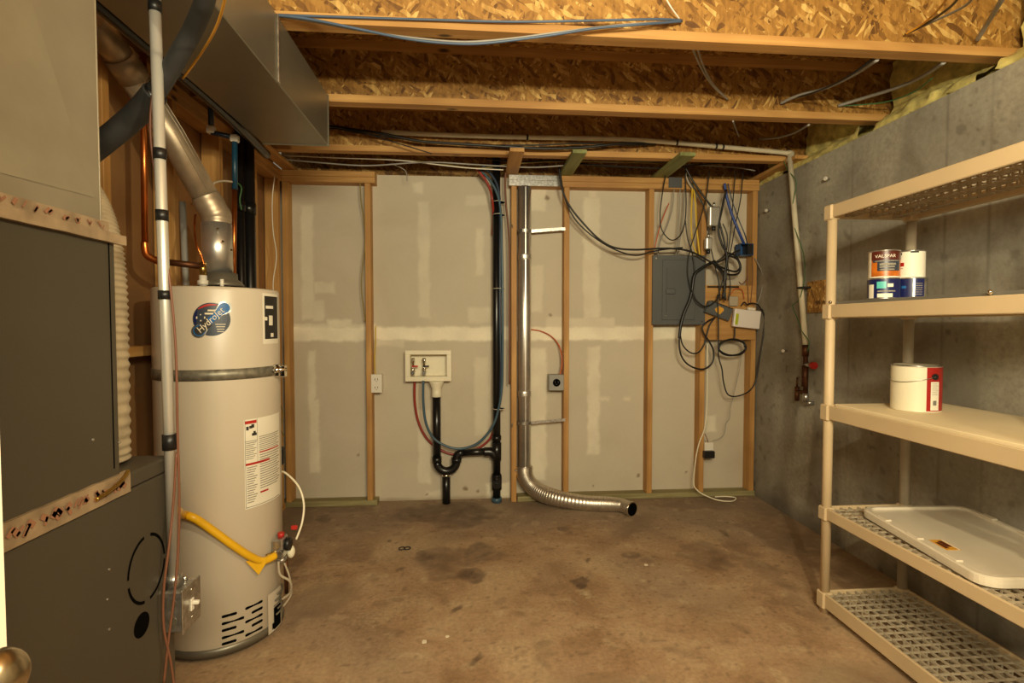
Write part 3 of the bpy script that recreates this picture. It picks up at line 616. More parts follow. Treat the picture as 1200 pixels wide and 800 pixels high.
# white receptacle with plug at bottom right
t = outlet(825.7, 518.5, 836.2, 530, 3.638, 'white outlet low on the right stud with a black plug in it', False)
a, b_, z0, z1 = rect(826, 529, 838, 537, 3.60)
o = build(MB().box(a, b_, 3.60, 3.637, z0, z1, .004), 'power_adapter', m_blk2); tag(o, 'black power adapter plugged into the low white outlet', 'power adapter')
cable([(835, 516, 3.65), (843, 514), (849, 508), (851, 496), (855, 490), (856, 478), (860, 462), (864, 445), (868, 424), (868, 398)], 3.64, .0022, m_gry, 'thin grey wire rising crookedly from the low white outlet')
cable([(829, 402, 3.63), (829, 430), (828.5, 470), (826, 500), (819, 520), (815, 540), (813, 566), (817, 574, 3.58), (826, 580, 3.56), (842, 586, 3.5), (858, 587, 3.5), (862, 583, 3.55), (850, 581.5, 3.58), (838, 582, 3.58)], 3.62, .0045, m_cream, 'cream cable hanging beside the low outlet and curling on the floor')
cable([(826, 508), (829, 515), (830, 519)], 3.645, .003, m_brn, 'tiny brown wire entering the low white outlet')

# ------------------------------------------------------------------ ceiling conduit and wall pipe
pts = [aY(x, y, 3.27) for x, y in ((447, 154.5), (520, 158), (600, 160.5), (680, 162), (740, 163.5), (800, 168), (850, 172.5), (900, 177), (924, 179.5))]
t = thing('conduit_pipe', 'long cream plastic conduit under the joists turning down the concrete wall', 'conduit', tuple(pts[-1]))
build(MB().tube(pts, .0145, 14), 'ceiling_run', m_pvc, t)
p0 = pts[-1]; top = aX(925.5, 184, 2.055); bot = aX(944, 404, 2.06)
build(MB().tube([p0+Vector((-.005, 0, 0)), p0+Vector((.02, 0, -.004)), top+Vector((0, 0, -.02))], .019, 14), 'elbow', m_pvc, t)
build(MB().cyl(top, bot, .0165, 16), 'wall_run', m_pvc, t)
for i, x in enumerate((618, 793, 839, 847)):
    p = aY(x, {618: 161, 793: 167.4, 839: 171.5, 847: 172.3}[x], 3.27)
    build(MB().cyl(p-Vector((.006, 0, 0)), p+Vector((.006, 0, 0)), .0165, 14).box(p.x-.004, p.x+.004, p.y-.004, p.y+.06, p.z+.015, p.z+.019), 'pipe_strap', m_blk2, t)
p = aX(942, 337, 2.058); build(MB().box(2.035, XR-.001, p.y-.03, p.y+.04, p.z-.006, p.z+.006, .001), 'wall_strap', m_blk2, t)
vb = aX(944, 470, 2.06)
t = thing('water_valve', 'old copper shutoff valve and pipe low on the concrete wall under the cream conduit', 'valve', tuple(vb))
build(MB().cyl((bot.x, bot.y, bot.z), (vb.x, vb.y, vb.z), .014, 14).cyl((bot.x, bot.y, bot.z-.07), (bot.x, bot.y, bot.z-.0), .02, 14).cyl((bot.x, bot.y, bot.z-.26), (bot.x, bot.y, bot.z-.13), .019, 14), 'valve_body', m_copo, t)
q = aX(944, 427, 2.06)
build(MB().cyl(q, q+Vector((0, -.06, 0)), .014, 12), 'valve_stem', m_galv, t); lab(build(MB().cyl(q+Vector((0, -.085, 0)), q+Vector((0, -.06, 0)), .022, 16), 'valve_handle', m_red, t), 'red valve handle')
q = aX(934, 462, 2.06)
build(MB().cyl((vb.x, vb.y, q.z+.02), (q.x, q.y, q.z+.02), .012, 12).cyl((q.x, q.y, q.z-.04), (q.x, q.y, q.z+.05), .014, 12).cyl((q.x, q.y, q.z+.05), (q.x, q.y, q.z+.11), .006, 10), 'drain_cock', m_copo, t)
build(MB().cyl((vb.x, vb.y, vb.z-.01), (XR-.001, vb.y-.02, vb.z-.01), .014, 12).cyl((vb.x, vb.y, vb.z+.0), (vb.x, vb.y, vb.z+.05), .019, 12), 'wall_fitting', m_galv, t)
P = [aX(x, y, 2.045) for x, y in ((918, 188), (924, 200), (933, 214), (929, 240), (930, 262), (936, 280), (942, 300), (943, 325), (937, 350), (929, 358), (934, 372), (940, 388), (948, 400), (946, 412))]
tag(build(MB().tube(P, .0028, 6), 'ground_wire', m_grn), 'thin green wire twisting along the cream wall pipe', 'wire')
a = aX(947, 330, 2.09); b_ = aX(961, 366, 2.09)
o = build(MB().box(2.086, XR-.001, b_.y-.04, a.y, b_.z, a.z, .001), 'wood_block', OSB); tag(o, 'small strand board block on the concrete wall beside the far shelf post', 'wood block')
for (x, y, lb) in ((922, 411, 'shiny bolt sticking out of the concrete left of the copper valve'), (972, 210, 'shiny bolt in the concrete above the far shelf corner'), (902, 247, 'shiny bolt high on the concrete near the back corner')):
    p = aX(x, y, XR)
    t = thing('form_tie_bolt', lb, 'bolt', (p.x, p.y, p.z), 'bolts in the concrete wall')
    build(MB().cyl((XR-.03, p.y-.01, p.z), (XR, p.y, p.z), .006, 10), 'shank', m_galv, t); build(MB().cyl((XR-.036, p.y-.012, p.z), (XR-.028, p.y-.01, p.z), .012, 6), 'nut', m_wht, t)  # white nuts paint in the bright highlight of each bolt

# ------------------------------------------------------------------ ceiling cables
cable([(308, 16), (360, 22), (420, 34), (480, 46), (530, 51), (570, 50.5), (640, 42), (700, 33), (760, 28), (799, 25, 1.955)], 1.90, .0048, m_blu, 'blue-grey cable sagging deepest under the front joist', group='blue-grey cables on the front joist')
cable([(308, 16), (370, 26), (430, 37), (490, 45), (545, 49), (600, 45), (660, 37), (730, 29), (799, 25, 1.957)], 1.915, .0038, m_gry, 'grey cable sagging just behind the lowest blue-grey one', group='blue-grey cables on the front joist')
cable([(308, 17), (400, 20), (500, 23), (600, 25.5), (700, 24), (770, 22.5), (799, 24, 1.957)], 1.925, .0045, m_blu, 'blue-grey cable lying almost straight along the front joist', group='blue-grey cables on the front joist')
cable([(778, -6), (786, 8), (796, 22, 1.957)], 1.93, .003, m_wht, 'thin pale wire rising from the cable hole in the front joist')
for k, (dx_, lb) in enumerate(((0, 'left'), (6, 'right'))):
    cable([(810+dx_, 52, 2.03), (821+dx_*.6, 78, 2.3), (835+dx_*.3, 100, 2.5), (853, 117, 2.63)], 2.3, .0045, m_gry, lb+' of two grey cables passing from the front joist into the second joist', group='cables between first two joists')
cable([(859, 142, 2.66), (862, 150, 2.9), (866, 160, 3.2)], 2.9, .004, m_gry, 'short grey cable behind the second joist, centre right')
cable([(1028, 70, 2.03), (1000, 88, 2.25), (968, 103, 2.45), (935, 112, 2.55), (915, 121, 2.63)], 2.3, .0075, m_gry, 'grey cable curving from the front joist to a hole in the second joist', )
cable([(1024, 68, 2.03), (990, 92, 2.2), (955, 108, 2.45), (918, 118, 2.63)], 2.3, .0045, m_blk, 'dark cable alongside the grey one at the second joist hole')
cable([(1106, 73, 2.03), (1080, 90, 2.25), (1050, 103, 2.4), (1015, 114, 2.55), (982, 124, 2.635)], 2.3, .0085, m_gry, 'thick grey cable curving to the right end of the second joist')
cable([(1092, 92, 2.2), (1070, 108, 2.35), (1040, 119, 2.5), (1005, 123, 2.6), (984, 124, 2.635)], 2.4, .0032, m_grn, 'green wire curving to the right end of the second joist')
cable([(948, 146, 2.7), (930, 156, 2.95), (912, 161, 3.1), (890, 163, 3.32)], 2.9, .006, m_gry, 'grey cable running from the second to the third joist near the wall')
for k, (x, r, mt, lb) in enumerate(((1112, .004, m_amb, 'yellow-brown cable fanning out of the front joist at upper right'), (1124, .0045, m_blk, 'dark cable fanning out of the front joist at upper right'), (1140, .0045, m_gry, 'grey cable fanning out of the front joist at upper right'))):
    cable([(x+6, -14, 1.5), (x-8, 6, 1.65), (1084+k*4, 26, 1.85), (1061, 40, 1.962)], 1.8, r, mt, lb, group='cables at the upper right hole')
cable([(1182, -12, 1.6), (1170, 6, 1.7), (1158, 26, 1.85), (1145, 47, 1.965)], 1.8, .009, m_gry, 'thick grey cable entering the front joist near the wall')
cable([(360, 146), (390, 148), (417, 152), (450, 157), (490, 165), (530, 168), (580, 171), (640, 174), (690, 172), (730, 168), (768, 169, 3.3)], 3.24, .009, m_blk, 'thick black cable sagging along the third joist')
cable([(380, 150), (420, 154), (450, 163), (480, 172), (506, 180)], 3.22, .0035, m_blk, 'thin black cable splitting down from the thick one at the third joist')
cable([(390, 150), (450, 160), (540, 169), (620, 170), (680, 168), (740, 170), (768, 168, 3.3)], 3.26, .005, m_blk, 'black cable twisted with the thick one along the third joist')
for k, (pts, r, mt, lb) in enumerate((
   ([(325, 186), (370, 190), (430, 194), (500, 190), (560, 193), (620, 196), (660, 194)], .005, m_gry, 'grey cable lying across the ceiling above the back wall, lowest of the bunch'),
   ([(330, 182), (400, 185), (470, 188), (540, 196), (590, 199)], .004, m_wht, 'white cable drooping above the laundry bay'),
   ([(440, 184), (500, 190), (560, 197), (600, 192), (660, 189), (740, 190), (790, 193)], .004, m_oliv, 'olive cable wandering above the back wall plates'),
   ([(680, 192), (730, 195), (780, 197), (830, 192), (870, 190)], .005, m_blk, 'black cable above the breaker panel plates'),
   ([(680, 188), (720, 190), (760, 189), (810, 193), (860, 196), (885, 200)], .004, m_gry, 'grey cable above the breaker panel plates'),
   ([(460, 192), (475, 200), (477, 212)], .003, m_gry, 'short grey wire end hanging over the drywall above the laundry box'),
   ([(570, 186), (610, 190), (650, 188), (700, 194), (740, 196)], .006, m_blk, 'black cable crossing above the dryer duct'))):
    cable(pts, 3.50+.015*k, r, mt, lb, group='cables above the back wall')

# ------------------------------------------------------------------ water heater
HC = Vector((-1.053, 2.205, 0)); HR = .23; HT = 1.425; HB = .028
def hit(x, y, r=HR):
    d = ray(x, y); o = EYE-HC; a = d.x**2+d.y**2; b = 2*(o.x*d.x+o.y*d.y); c = o.x**2+o.y**2-r*r; D = b*b-4*a*c
    if D < 0: D = 0
    return EYE+d*((-b-math.sqrt(D))/(2*a))
def ang(p): return math.atan2(p.y-HC.y, p.x-HC.x)
t = thing('water_heater', 'tall cream gas water heater standing beside the grey furnace', 'water heater', tuple(HC))
body = build(MB().lathe(HC, [(HR-.004, HB+.018), (HR, HB+.022), (HR, HT-.014), (HR-.003, HT-.004), (HR-.010, HT), (HR-.012, HT-.006), (0.0001, HT+.004)], 96), 'tank_jacket', m_tank, t)
build(MB().lathe(HC, [(HR+.002, HB-.012), (HR+.002, HB+.02), (HR-.01, HB+.02), (HR-.01, HB-.012), (HR+.002, HB-.012)], 96), 'base_ring', m_steel, t)
m = MB()
for k in range(3): a = 2*PI*k/3-.5; m.cyl((HC.x+.17*math.cos(a), HC.y+.17*math.sin(a), 0), (HC.x+.17*math.cos(a), HC.y+.17*math.sin(a), HB+.02), .02, 12)
build(m, 'feet', m_steel, t)
def wrap(c, pts2, off):
    a0 = ang(c); return [(HC.x+(HR+off)*math.cos(a0+u/HR), HC.y+(HR+off)*math.sin(a0+u/HR), c.z+v) for u, v in pts2]
def patch(c, u0, u1, v0, v1, off, mat, name, par=t, label=None):
    n = max(1, int(abs(u1-u0)/.008)); P = []; 
    for i in range(n+1): P += [(u0+(u1-u0)*i/n, v0), (u0+(u1-u0)*i/n, v1)]
    m = MB().poly(wrap(c, P, off), [(2*i, 2*i+2, 2*i+3, 2*i+1) for i in range(n)]); o = build(m, name, mat, par)
    if label: lab(o, label)
    return o
def multi(c, quads, off, mat, name, par):
    if name in ('red_heading', 'plate_print') and len(quads) > 1:
        for q_ in quads: multi(c, [q_], off, mat, name, par)
        return
    m = MB()
    for u0, u1, v0, v1 in quads:
        n = max(1, int(abs(u1-u0)/.01)); P = []
        for i in range(n+1): P += [(u0+(u1-u0)*i/n, v0), (u0+(u1-u0)*i/n, v1)]
        m.poly(wrap(c, P, off), [(2*i, 2*i+2, 2*i+3, 2*i+1) for i in range(n)])
    return build(m, name, mat, par)
def disc(c, shape, off, mat, name, par):
    cx = sum(p[0] for p in shape)/len(shape); cy = sum(p[1] for p in shape)/len(shape); P = [(cx, cy)]; n = len(shape); rings = 5
    for k in range(1, rings+1): P += [(cx+(p[0]-cx)*k/rings, cy+(p[1]-cy)*k/rings) for p in shape]
    fs = [(0, 1+i, 1+(i+1) % n) for i in range(n)]
    for k in range(rings-1):
        b = 1+k*n; fs += [(b+i, b+n+i, b+n+(i+1) % n, b+(i+1) % n) for i in range(n)]
    return build(MB().poly(wrap(c, P, off), fs), name, mat, par)
# round sticker with slanted pill; u grows to the right as seen from the room
cs = hit(248, 374); Rk = .062
circ = lambda r, cx=0, cy=0, n=40: [(cx+r*math.cos(2*PI*k/n), cy+r*math.sin(2*PI*k/n)) for k in range(n)]
sa = math.radians(46); ca, sb = math.cos(sa), math.sin(sa)
def rot(p): return (p[0]*ca-p[1]*sb, p[0]*sb+p[1]*ca)
def pill(hl, hw): return [rot((hl*(1 if k < 10 else -1)+hw*math.cos(-PI/2+PI*(k)/9 if k < 10 else PI/2+PI*(k-10)/9), hw*math.sin(-PI/2+PI*k/9 if k < 10 else PI/2+PI*(k-10)/9))) for k in range(20)]
st = disc(cs, circ(Rk), .0012, m_slate, 'brand_sticker', t); lab(st, 'round sticker with a slanted banner')
def seg_shape(lo, hi, r, n=14, cut=.0):
    # part of the disc above the banner, in banner frame
    return [rot((r*math.cos(lo+(hi-lo)*k/n), r*math.sin(lo+(hi-lo)*k/n))) for k in range(n+1)]
lab(disc(cs, seg_shape(math.radians(20), math.radians(95), Rk*.93), .0016, m_red, 'sticker_stripes', st), 'red part of the flag picture')
multi(cs, [(-.012, .018, .03, .036), (-.022, .006, .018, .024)], .002, m_chip, 'sticker_stripe_white', st)
lab(disc(cs, seg_shape(math.radians(96), math.radians(160), Rk*.93), .0016, m_navy, 'sticker_canton', st), 'dark blue starry part')
multi(cs, [(-.05+.013*i, -.046+.013*i, .0+.009*((i+j) % 2)-.013*j+.006, .004+.009*((i+j) % 2)-.013*j+.006) for i in range(3) for j in range(2)], .002, m_chip, 'sticker_star', st)
multi(cs, [(.012+.002*k, .045-.002*k, -.02-.009*k, -.0175-.009*k) for k in range(4)], .002, m_chip, 'sticker_small_print', st)
disc(cs, pill(.062, .0245), .0020, m_galv, 'banner_edge', st); disc(cs, pill(.060, .019), .0026, m_skyb, 'banner', st)
lab(disc(cs, [rot(p) for p in [(-.06-.015*math.cos(k*PI/6-PI/2)*1.0, .0165*math.sin(k*PI/6-PI/2)) for k in range(7)]+[(-.005, .0165), (-.015, -.0165)]], .0029, m_ink, 'banner_end', st), 'black end of the banner')
vs, fs = textmesh('HydroJet', .034)
vs2 = [rot((v.x*.92-.004+v.y*.2, v.y)) for v in vs]
lab(build(MB().poly(wrap(cs, vs2, .0032), fs), 'banner_lettering', m_chip, st), 'white slanted lettering')
# energy label upper right
cp = hit(308, 345); cq = hit(325, 402); u1 = (ang(cq)-ang(cp))*HR
el = patch(cp, -.004, u1+.008, cq.z-cp.z, .006, .0012, m_paper, 'specification_plate', label='dark plate with pale print near the top rim')
multi(cp, [(.006, u1, cq.z-cp.z+.02, -.005)], .0018, m_ink, 'plate_field', el)
hz_ = cq.z-cp.z
multi(cp, [(.012, .06, hz_*.28, hz_*.22), (.03, .055, hz_*.62, hz_*.42), (.0, .02, hz_*.52, hz_*.45), (.012, .09, hz_*.97, hz_*.95), (.04, .06, hz_*.86, hz_*.78)], .0022, m_paper, 'plate_print', el)
# warning label
cp = hit(285.5, 492); cq = hit(326.5, 590); u1 = (ang(cq)-ang(cp))*HR; hz_ = -(.325)
cb = hit(288, 597); hz_ = cb.z-cp.z
wl = patch(cp, 0, u1+.02, hz_, 0, .0012, m_paper, 'warning_label', label='tall white warning label with red headings')
cw = .052
multi(cp, [(.004, cw-.002, -.018, -.006), (.004, cw+.06, hz_*.515, hz_*.49), (cw+.01, cw+.05, hz_*.86, hz_*.84), (cw+.008, u1, hz_*.40, hz_*.385)], .002, m_red, 'red_heading', wl)
q = []
for k in range(9): q.append((.006, cw-.004-.006*(k % 3), hz_*(.27+.022*k), hz_*(.262+.022*k)))
for k in range(16): q.append((.008, cw-.002-.005*(k % 4), hz_*(.545+.026*k), hz_*(.535+.026*k)))
for k in range(8): q.append((cw+.008, u1+.004-.01*(k % 3), hz_*(.22+.022*k), hz_*(.212+.022*k)))
for k in range(15): q.append((cw+.01, u1+.006-.01*(k % 3), hz_*(.43+.027*k), hz_*(.42+.027*k)))
multi(cp, q, .0018, m_inkl, 'fine_print', wl)
multi(cp, [(.008, .018, hz_*.12, hz_*.08), (.02, .032, hz_*.105, hz_*.075), (.028, .04, hz_*.1, hz_*.06), (.03, .05, hz_*.19, hz_*.16), (.036, .046, hz_*.17, hz_*.14)], .002, m_ink, 'pictogram', wl)
multi(cp, [(.003, .0042, hz_*.99, 0), (cw, cw+.001, hz_*.5, 0), (.003, cw, hz_*.248, hz_*.243), (.003, u1, hz_*.985, hz_*.98)], .002, m_ink, 'rule_line', wl)
# vent slots
sl = [(260, 723, 277.5, 717.5), (260, 731, 286, 723), (260, 739, 277, 734), (260, 747, 286, 739.5), (260, 755, 277, 749.5), (287.5, 714, 307.5, 703), (295, 718, 307.5, 711), (287.5, 729, 307.5, 719), (295, 733, 307.5, 726), (287.5, 745, 307.5, 734)]
for x0, y0, x1, y1 in sl:
    p, q_ = hit(x0, y0), hit(x1, y1); L_ = (ang(q_)-ang(p))*HR; zc = (q_.z-p.z)/2
    sh = [(L_*(.5)+(L_/2-.004)*(1 if k < 7 else -1)+.005*math.cos(-PI/2+PI*(k % 7)/6+(0 if k < 7 else PI)), zc+.0055*math.sin(-PI/2+PI*(k % 7)/6+(0 if k < 7 else PI))) for k in range(14)]
    disc(p, sh, .0008, m_hole, 'vent_slot', t)
# burner access panel and valve side
p = hit(313, 697); q_ = hit(326, 727)
patch(p, 0, .09, q_.z-p.z-.02, 0, .004, m_tank, 'access_panel'); 
multi(p, [(.03, .08, -.16, -.07), (.02, .035, -.155, -.13)], .006, m_hole, 'burner_opening', t)
m = MB()
for k in range(5):
    z = HB+.05+.02*k; a = -.12+.05*math.sin(k*2); m.tube([(HC.x+(HR+.008)*math.cos(a-.1), HC.y+(HR+.008)*math.sin(a-.1), z), (HC.x+(HR+.016)*math.cos(a), HC.y+(HR+.016)*math.sin(a), z+.01), (HC.x+(HR+.006)*math.cos(a+.1), HC.y+(HR+.006)*math.sin(a+.1), z+.02)], .004, 8)
build(m, 'burner_tubing', m_steel, t)
# gas control valve: faces the room at about angle -10 degrees
vc = aY(331, 641, 2.165); va = math.atan2(vc.y-HC.y, vc.x-HC.x)
gv = build(MB().box(HC.x+HR-.003, vc.x+.012, vc.y-.035, vc.y+.035, vc.z-.04, vc.z+.045, .006).cyl((vc.x-.005, vc.y, vc.z-.06), (vc.x-.005, vc.y, vc.z-.04), .02, 16).cyl((vc.x, vc.y-.05, vc.z-.01), (vc.x, vc.y-.03, vc.z-.01), .016, 14), 'gas_control', m_galv, t)
lab(build(MB().cyl((vc.x-.005, vc.y, vc.z+.045), (vc.x-.005, vc.y, vc.z+.062), .013, 18), 'control_knob', m_red, gv), 'red control knob')
build(MB().cyl((vc.x+.012, vc.y+.01, vc.z+.01), (vc.x+.03, vc.y+.01, vc.z+.01), .026, 24), 'thermostat_dial', m_blk2, gv)
build(MB().box(vc.x+.02, vc.x+.045, vc.y+.04, vc.y+.055, vc.z+.055, vc.z+.072, .003), 'drain_lever', m_red, gv)
m = MB().tube([vc+Vector((-.01, -.02, -.05)), vc+Vector((.0, -.03, -.10)), vc+Vector((.035, -.02, -.135)), vc+Vector((.03, 0, -.19)), vc+Vector((-.005, 0, -.22))], .005, 8)
m.tube([vc+Vector((0, 0, -.05)), vc+Vector((.025, 0, -.12)), vc+Vector((.03, .01, -.2)), vc+Vector((0, 0, -.25))], .004, 8)
build(m, 'pilot_tube', m_resg, t)
build(MB().cyl(vc+Vector((.01, .01, -.06)), vc+Vector((.01, .01, -.2)), .008, 10), 'gas_riser', m_copo, t)
# draft hood and nipples on top
hx, hy = aY(259, 325, HC.y).x, HC.y
hd = build(MB().lathe((hx, hy, 0), [(.084, HT+.012), (.086, HT+.018), (.078, HT+.03), (.062, HT+.042), (.061, HT+.066), (.057, HT+.066), (.057, HT+.045), (.072, HT+.026), (.084, HT+.012)], 48), 'draft_hood', m_steel, t)
m = MB()
for k in range(4): a = PI/4+k*PI/2; m.box(hx+.074*math.cos(a)-.006, hx+.074*math.cos(a)+.006, hy+.074*math.sin(a)-.003, hy+.074*math.sin(a)+.003, HT-.003, HT+.022)
build(m, 'hood_leg', m_galv, t)
nx = aY(238, 325, 2.12)
build(MB().cyl((nx.x, nx.y, HT-.002), (nx.x, nx.y, HT+.05), .014, 14).cyl((nx.x, nx.y, HT+.012), (nx.x, nx.y, HT+.03), .021, 6), 'cold_inlet', m_wht, t)
n2 = aY(260, 330, 2.03); build(MB().cyl((n2.x, n2.y, HT-.003), (n2.x, n2.y, HT+.028), .007, 12), 'anode_rod_cap', m_wht, t)
# strap
sz0, sz1 = hit(250, 446).z, hit(250, 433).z
o = thing('seismic_strap', 'galvanised strap around the middle of the water heater', 'metal strap', (HC.x, HC.y, sz0))
m_strap = M('strap_zinc', (150, 144, 128), .5, .6, var=.2, vs=40)
build(MB().lathe(HC, [(HR+.0015, sz0), (HR+.003, sz0), (HR+.003, sz1), (HR+.0015, sz1), (HR+.0015, sz0)], 96), 'band', m_strap, o)
bp = aY(318, 436, 2.0); bz = (sz0+sz1)/2; a = ang(hit(322, 440)); bx, by = HC.x+(HR+.012)*math.cos(a), HC.y+(HR+.012)*math.sin(a)
build(MB().box(bx-.03, bx+.012, by-.012, by+.0, sz0-.004, sz1+.006, .003).cyl((bx-.03, by-.015, bz+.004), (bx+.04, by-.004, bz+.004), .008, 10).cyl((bx-.01, by-.02, bz+.003), (bx+.014, by-.016, bz+.003), .015, 6).box(bx+.015, bx+.035, by-.012, by+.01, sz0-.006, sz1, .003), 'tension_bolt', m_chrome, o)
build(MB().box(XL-.001, HC.x-HR+.0, 2.22, 2.223, sz0+.004, sz1-.002), 'wall_arm', m_galv, o)
# flue pipe
fz = HT+.066; p1 = Vector((hx-.012, hy, fz)); p2 = Vector((hx-.014, hy, aY(258, 262, hy).z))
t2 = thing('flue_pipe', 'silver flue pipe rising from the water heater and slanting up behind the duct', 'flue pipe', tuple(p1))
build(MB().cyl(p1, p2, .0565, 40), 'vertical_section', m_pipe, t2)
pa = aY(252, 250, 2.20); pb = aY(200, 158, 2.12); pc = aY(150, 80, 1.98); pd_ = aY(105, 20, 1.78)
build(MB().tube([p2-Vector((0, 0, .02)), p2+Vector((0, 0, .03)), pa+Vector((0, 0, .0)), pa+(pb-pa)*.22], lambda s_: .0555+.0010*math.sin(s_*2*PI*5), 36, sub=14), 'elbow', m_flexd, t2)
build(MB().tube([pa+(pb-pa)*.15, pb, pc], lambda s_: .05, 30, straight=True), 'slanted_section', m_flexd, t2)
m = MB()
for k in range(5):
    u_ = (pb-pa).normalized(); s_ = u_.orthogonal().normalized(); w_ = u_.cross(s_); A = -1.6+.5*k
    off = (s_*math.cos(A)+w_*math.sin(A))*.05; m.tube([pa+(pb-pa)*.2+off, pb+off, pc+off], .0016, 6, straight=True)
build(m, 'seam_ridge', m_flexd, t2)
build(MB().tube([pc-(pc-pb).normalized()*.03, pc+(pd_-pc)*.3], .054, 30, straight=True), 'coupling', m_flexd, t2)
build(MB().tube([pc, pd_], .048, 30, straight=True), 'upper_section', m_flexd, t2)
m = MB()
for (x, y) in ((262, 283), (272, 293), (256, 268)): q_ = aY(x, y, hy-.05); m.cyl(q_, q_+Vector((0, -.008, 0)), .004, 8)
build(m, 'sheet_metal_screws', m_chrome, t2)
# yellow gas hose
hp = [aY(203, 599, 1.50), hit(212, 602, HR+.09), hit(228, 607, HR+.05), hit(250, 622, HR+.03), hit(272, 638, HR+.027), hit(292, 651, HR+.024), hit(308, 657, HR+.024), vc+Vector((-.01, -.05, -.012))]
hp.insert(0, Vector((-.9, 1.44, hp[0].z+.01)))
t = thing('gas_hose', 'yellow coated gas hose from the furnace side to the water heater valve', 'gas hose', tuple(hp[4]))
build(MB().tube(hp, .0145, 16), 'hose', m_yel, t)
q_ = hit(303, 660, HR+.03)
lab(build(MB().prism([(-.045, .02), (.02, .018), (.03, .0), (.0, -.045)], 1, -.001, .001), 'hose_tag', m_yel, t), 'yellow folded tag on the hose')
t.children[-1].data.transform(Matrix.Translation(q_) @ Matrix.Rotation(.5, 4, 'Z') @ Matrix.Translation(ORG[t.name])); t.children[-1].data.transform(Matrix.Translation(-ORG[t.name]))
build(MB().cyl(hp[-1]+Vector((-.03, -.012, -.004)), hp[-1]+Vector((.0, .01, 0)), .018, 6), 'flare_nut', m_brass, t)
P = [aY(326, 551, 2.36), aY(336, 555, 2.33), aY(350, 570, 2.3), aY(356, 590, 2.28), aY(354, 612, 2.25), aY(347, 632, 2.22)]
t = thing('sensor_tube', 'thin white tube curving out beside the water heater to a pale bulb', 'tube', tuple(P[-1]))
build(MB().tube(P, .0045, 10), 'tube', m_cream, t); q_ = aY(341, 646, 2.2); build(MB().sphere(q_, .022, (.75, .75, 1.25)), 'bulb', m_cream, t)
P = [aY(x, y, 2.62) for x, y in ((330, 502), (326, 515), (331, 525))]
o = build(MB().tube([aX(x, y, -1.24) for x, y in ((327, 470), (332, 485), (329, 502), (334, 512))], .004, 8), 'wire_bundle', m_oliv); tag(o, 'small tangled olive wire at the left wall beside the heater', 'wire')
p = aY(329, 534, 3.0); o = build(MB().box(p.x-.05, p.x+.02, 2.97, 3.03, p.z-.05, p.z+.05, .012, None, 2), 'black_fitting', m_blk2); tag(o, 'black plastic fitting peeking out behind the water heater', 'fitting')

# ------------------------------------------------------------------ pipes on the left wall
def pipe3(P, r, mat, name, label, cat, seg=14, par=None):
    o = build(MB().tube(P, r, seg, straight=(len(P) == 2)), name, mat, par)
    return tag(o, label, cat) if par is None else o
for (x, r, lb, Y) in ((281.5, .024, 'slimmer black drain pipe behind the water heater, left of two', 2.93), (292, .032, 'thicker black drain pipe behind the water heater, right of two', 3.0)):
    p = aY(x, 250, Y)
    m = MB().cyl((p.x, Y, .0), (p.x, Y, 2.6), r, 24).cyl((p.x, Y, 1.9), (p.x, Y, 1.96), r+.005, 24)
    tag(build(m, 'drain_stack', m_abs), lb, 'drain pipe', 'black pipes at the left wall')
o = pipe3([(-1.04, 1.2, 2.17), (-1.04, 2.2, 2.17), (-1.08, 2.8, 2.17)], .022, m_abs, 'black_tube', 'black tube running under the joists along the left of the sheet metal duct', 'drain pipe')  # black tube drawn along the dark edge beside the duct
c0 = aY(170, 165, 2.06); c1 = aY(170, 290, 2.06); c2 = aY(182, 306, 2.07); c3 = aY(236, 312, 2.12)
t = thing('copper_pipe', 'bright copper pipe dropping down the wall and turning right to the heater top', 'water pipe', tuple(c1))
build(MB().cyl((c0.x, c0.y, 2.3), c1, .0115, 16), 'vertical_run', m_cop, t); build(MB().tube([c1+Vector((0, 0, .02)), c1, c1+Vector((.008, 0, -.03)), c2+Vector((.012, 0, 0)), c2+Vector((.04, 0, -.002))], .0135, 16), 'elbow', m_cop, t)
build(MB().cyl(c2+Vector((.035, 0, -.002)), Vector((nx.x+.004, nx.y, c3.z)), .0125, 16), 'horizontal_run', m_copo, t)
build(MB().cyl((nx.x, nx.y, HT+.05), (nx.x, nx.y, c3.z+.015), .013, 14), 'riser', m_brass, t)
p = aY(273, 320, 2.52); q_ = aY(275, 218, 2.52)
pipe3([(p.x, p.y, HT+.02), (q_.x, q_.y, q_.z)], .0115, m_cop, 'copper_riser', 'copper pipe standing just left of the black drain pipes', 'water pipe')
pts = [aY(275, 222, 2.52), aY(275.5, 190, 2.52), aY(275, 163, 2.52), aY(272, 158, 2.52), aY(262, 158, 2.51), aY(252, 157, 2.50), aY(247.5, 153, 2.50), aY(247, 125, 2.50)]
t = thing('blue_water_pipe', 'blue plastic water pipe with two pale elbows above the copper riser', 'water pipe', tuple(pts[0]))
build(MB().tube([pts[0], pts[2]], .0125, 14, straight=True), 'lower_run', m_tealp, t); build(MB().tube([pts[2]+Vector((0, 0, .008)), pts[6]+Vector((0, 0, -.008))], .0115, 14, straight=True), 'cross_run', m_pexd, t)
build(MB().tube([pts[6], pts[7]+Vector((0, 0, .1))], .0125, 14, straight=True), 'upper_run', m_pexd, t)
for q_ in (pts[2], pts[6]): build(MB().box(q_.x-.018, q_.x+.018, q_.y-.016, q_.y+.016, q_.z-.014, q_.z+.02, .005), 'elbow_fitting', m_wht, t)
cable([(246, 219, 2.4), (252, 214, 2.42), (262, 212, 2.46), (272, 213, 2.50)], 2.4, .005, m_resg, 'thin pale tube bending toward the copper riser', 'tube', 'tube')
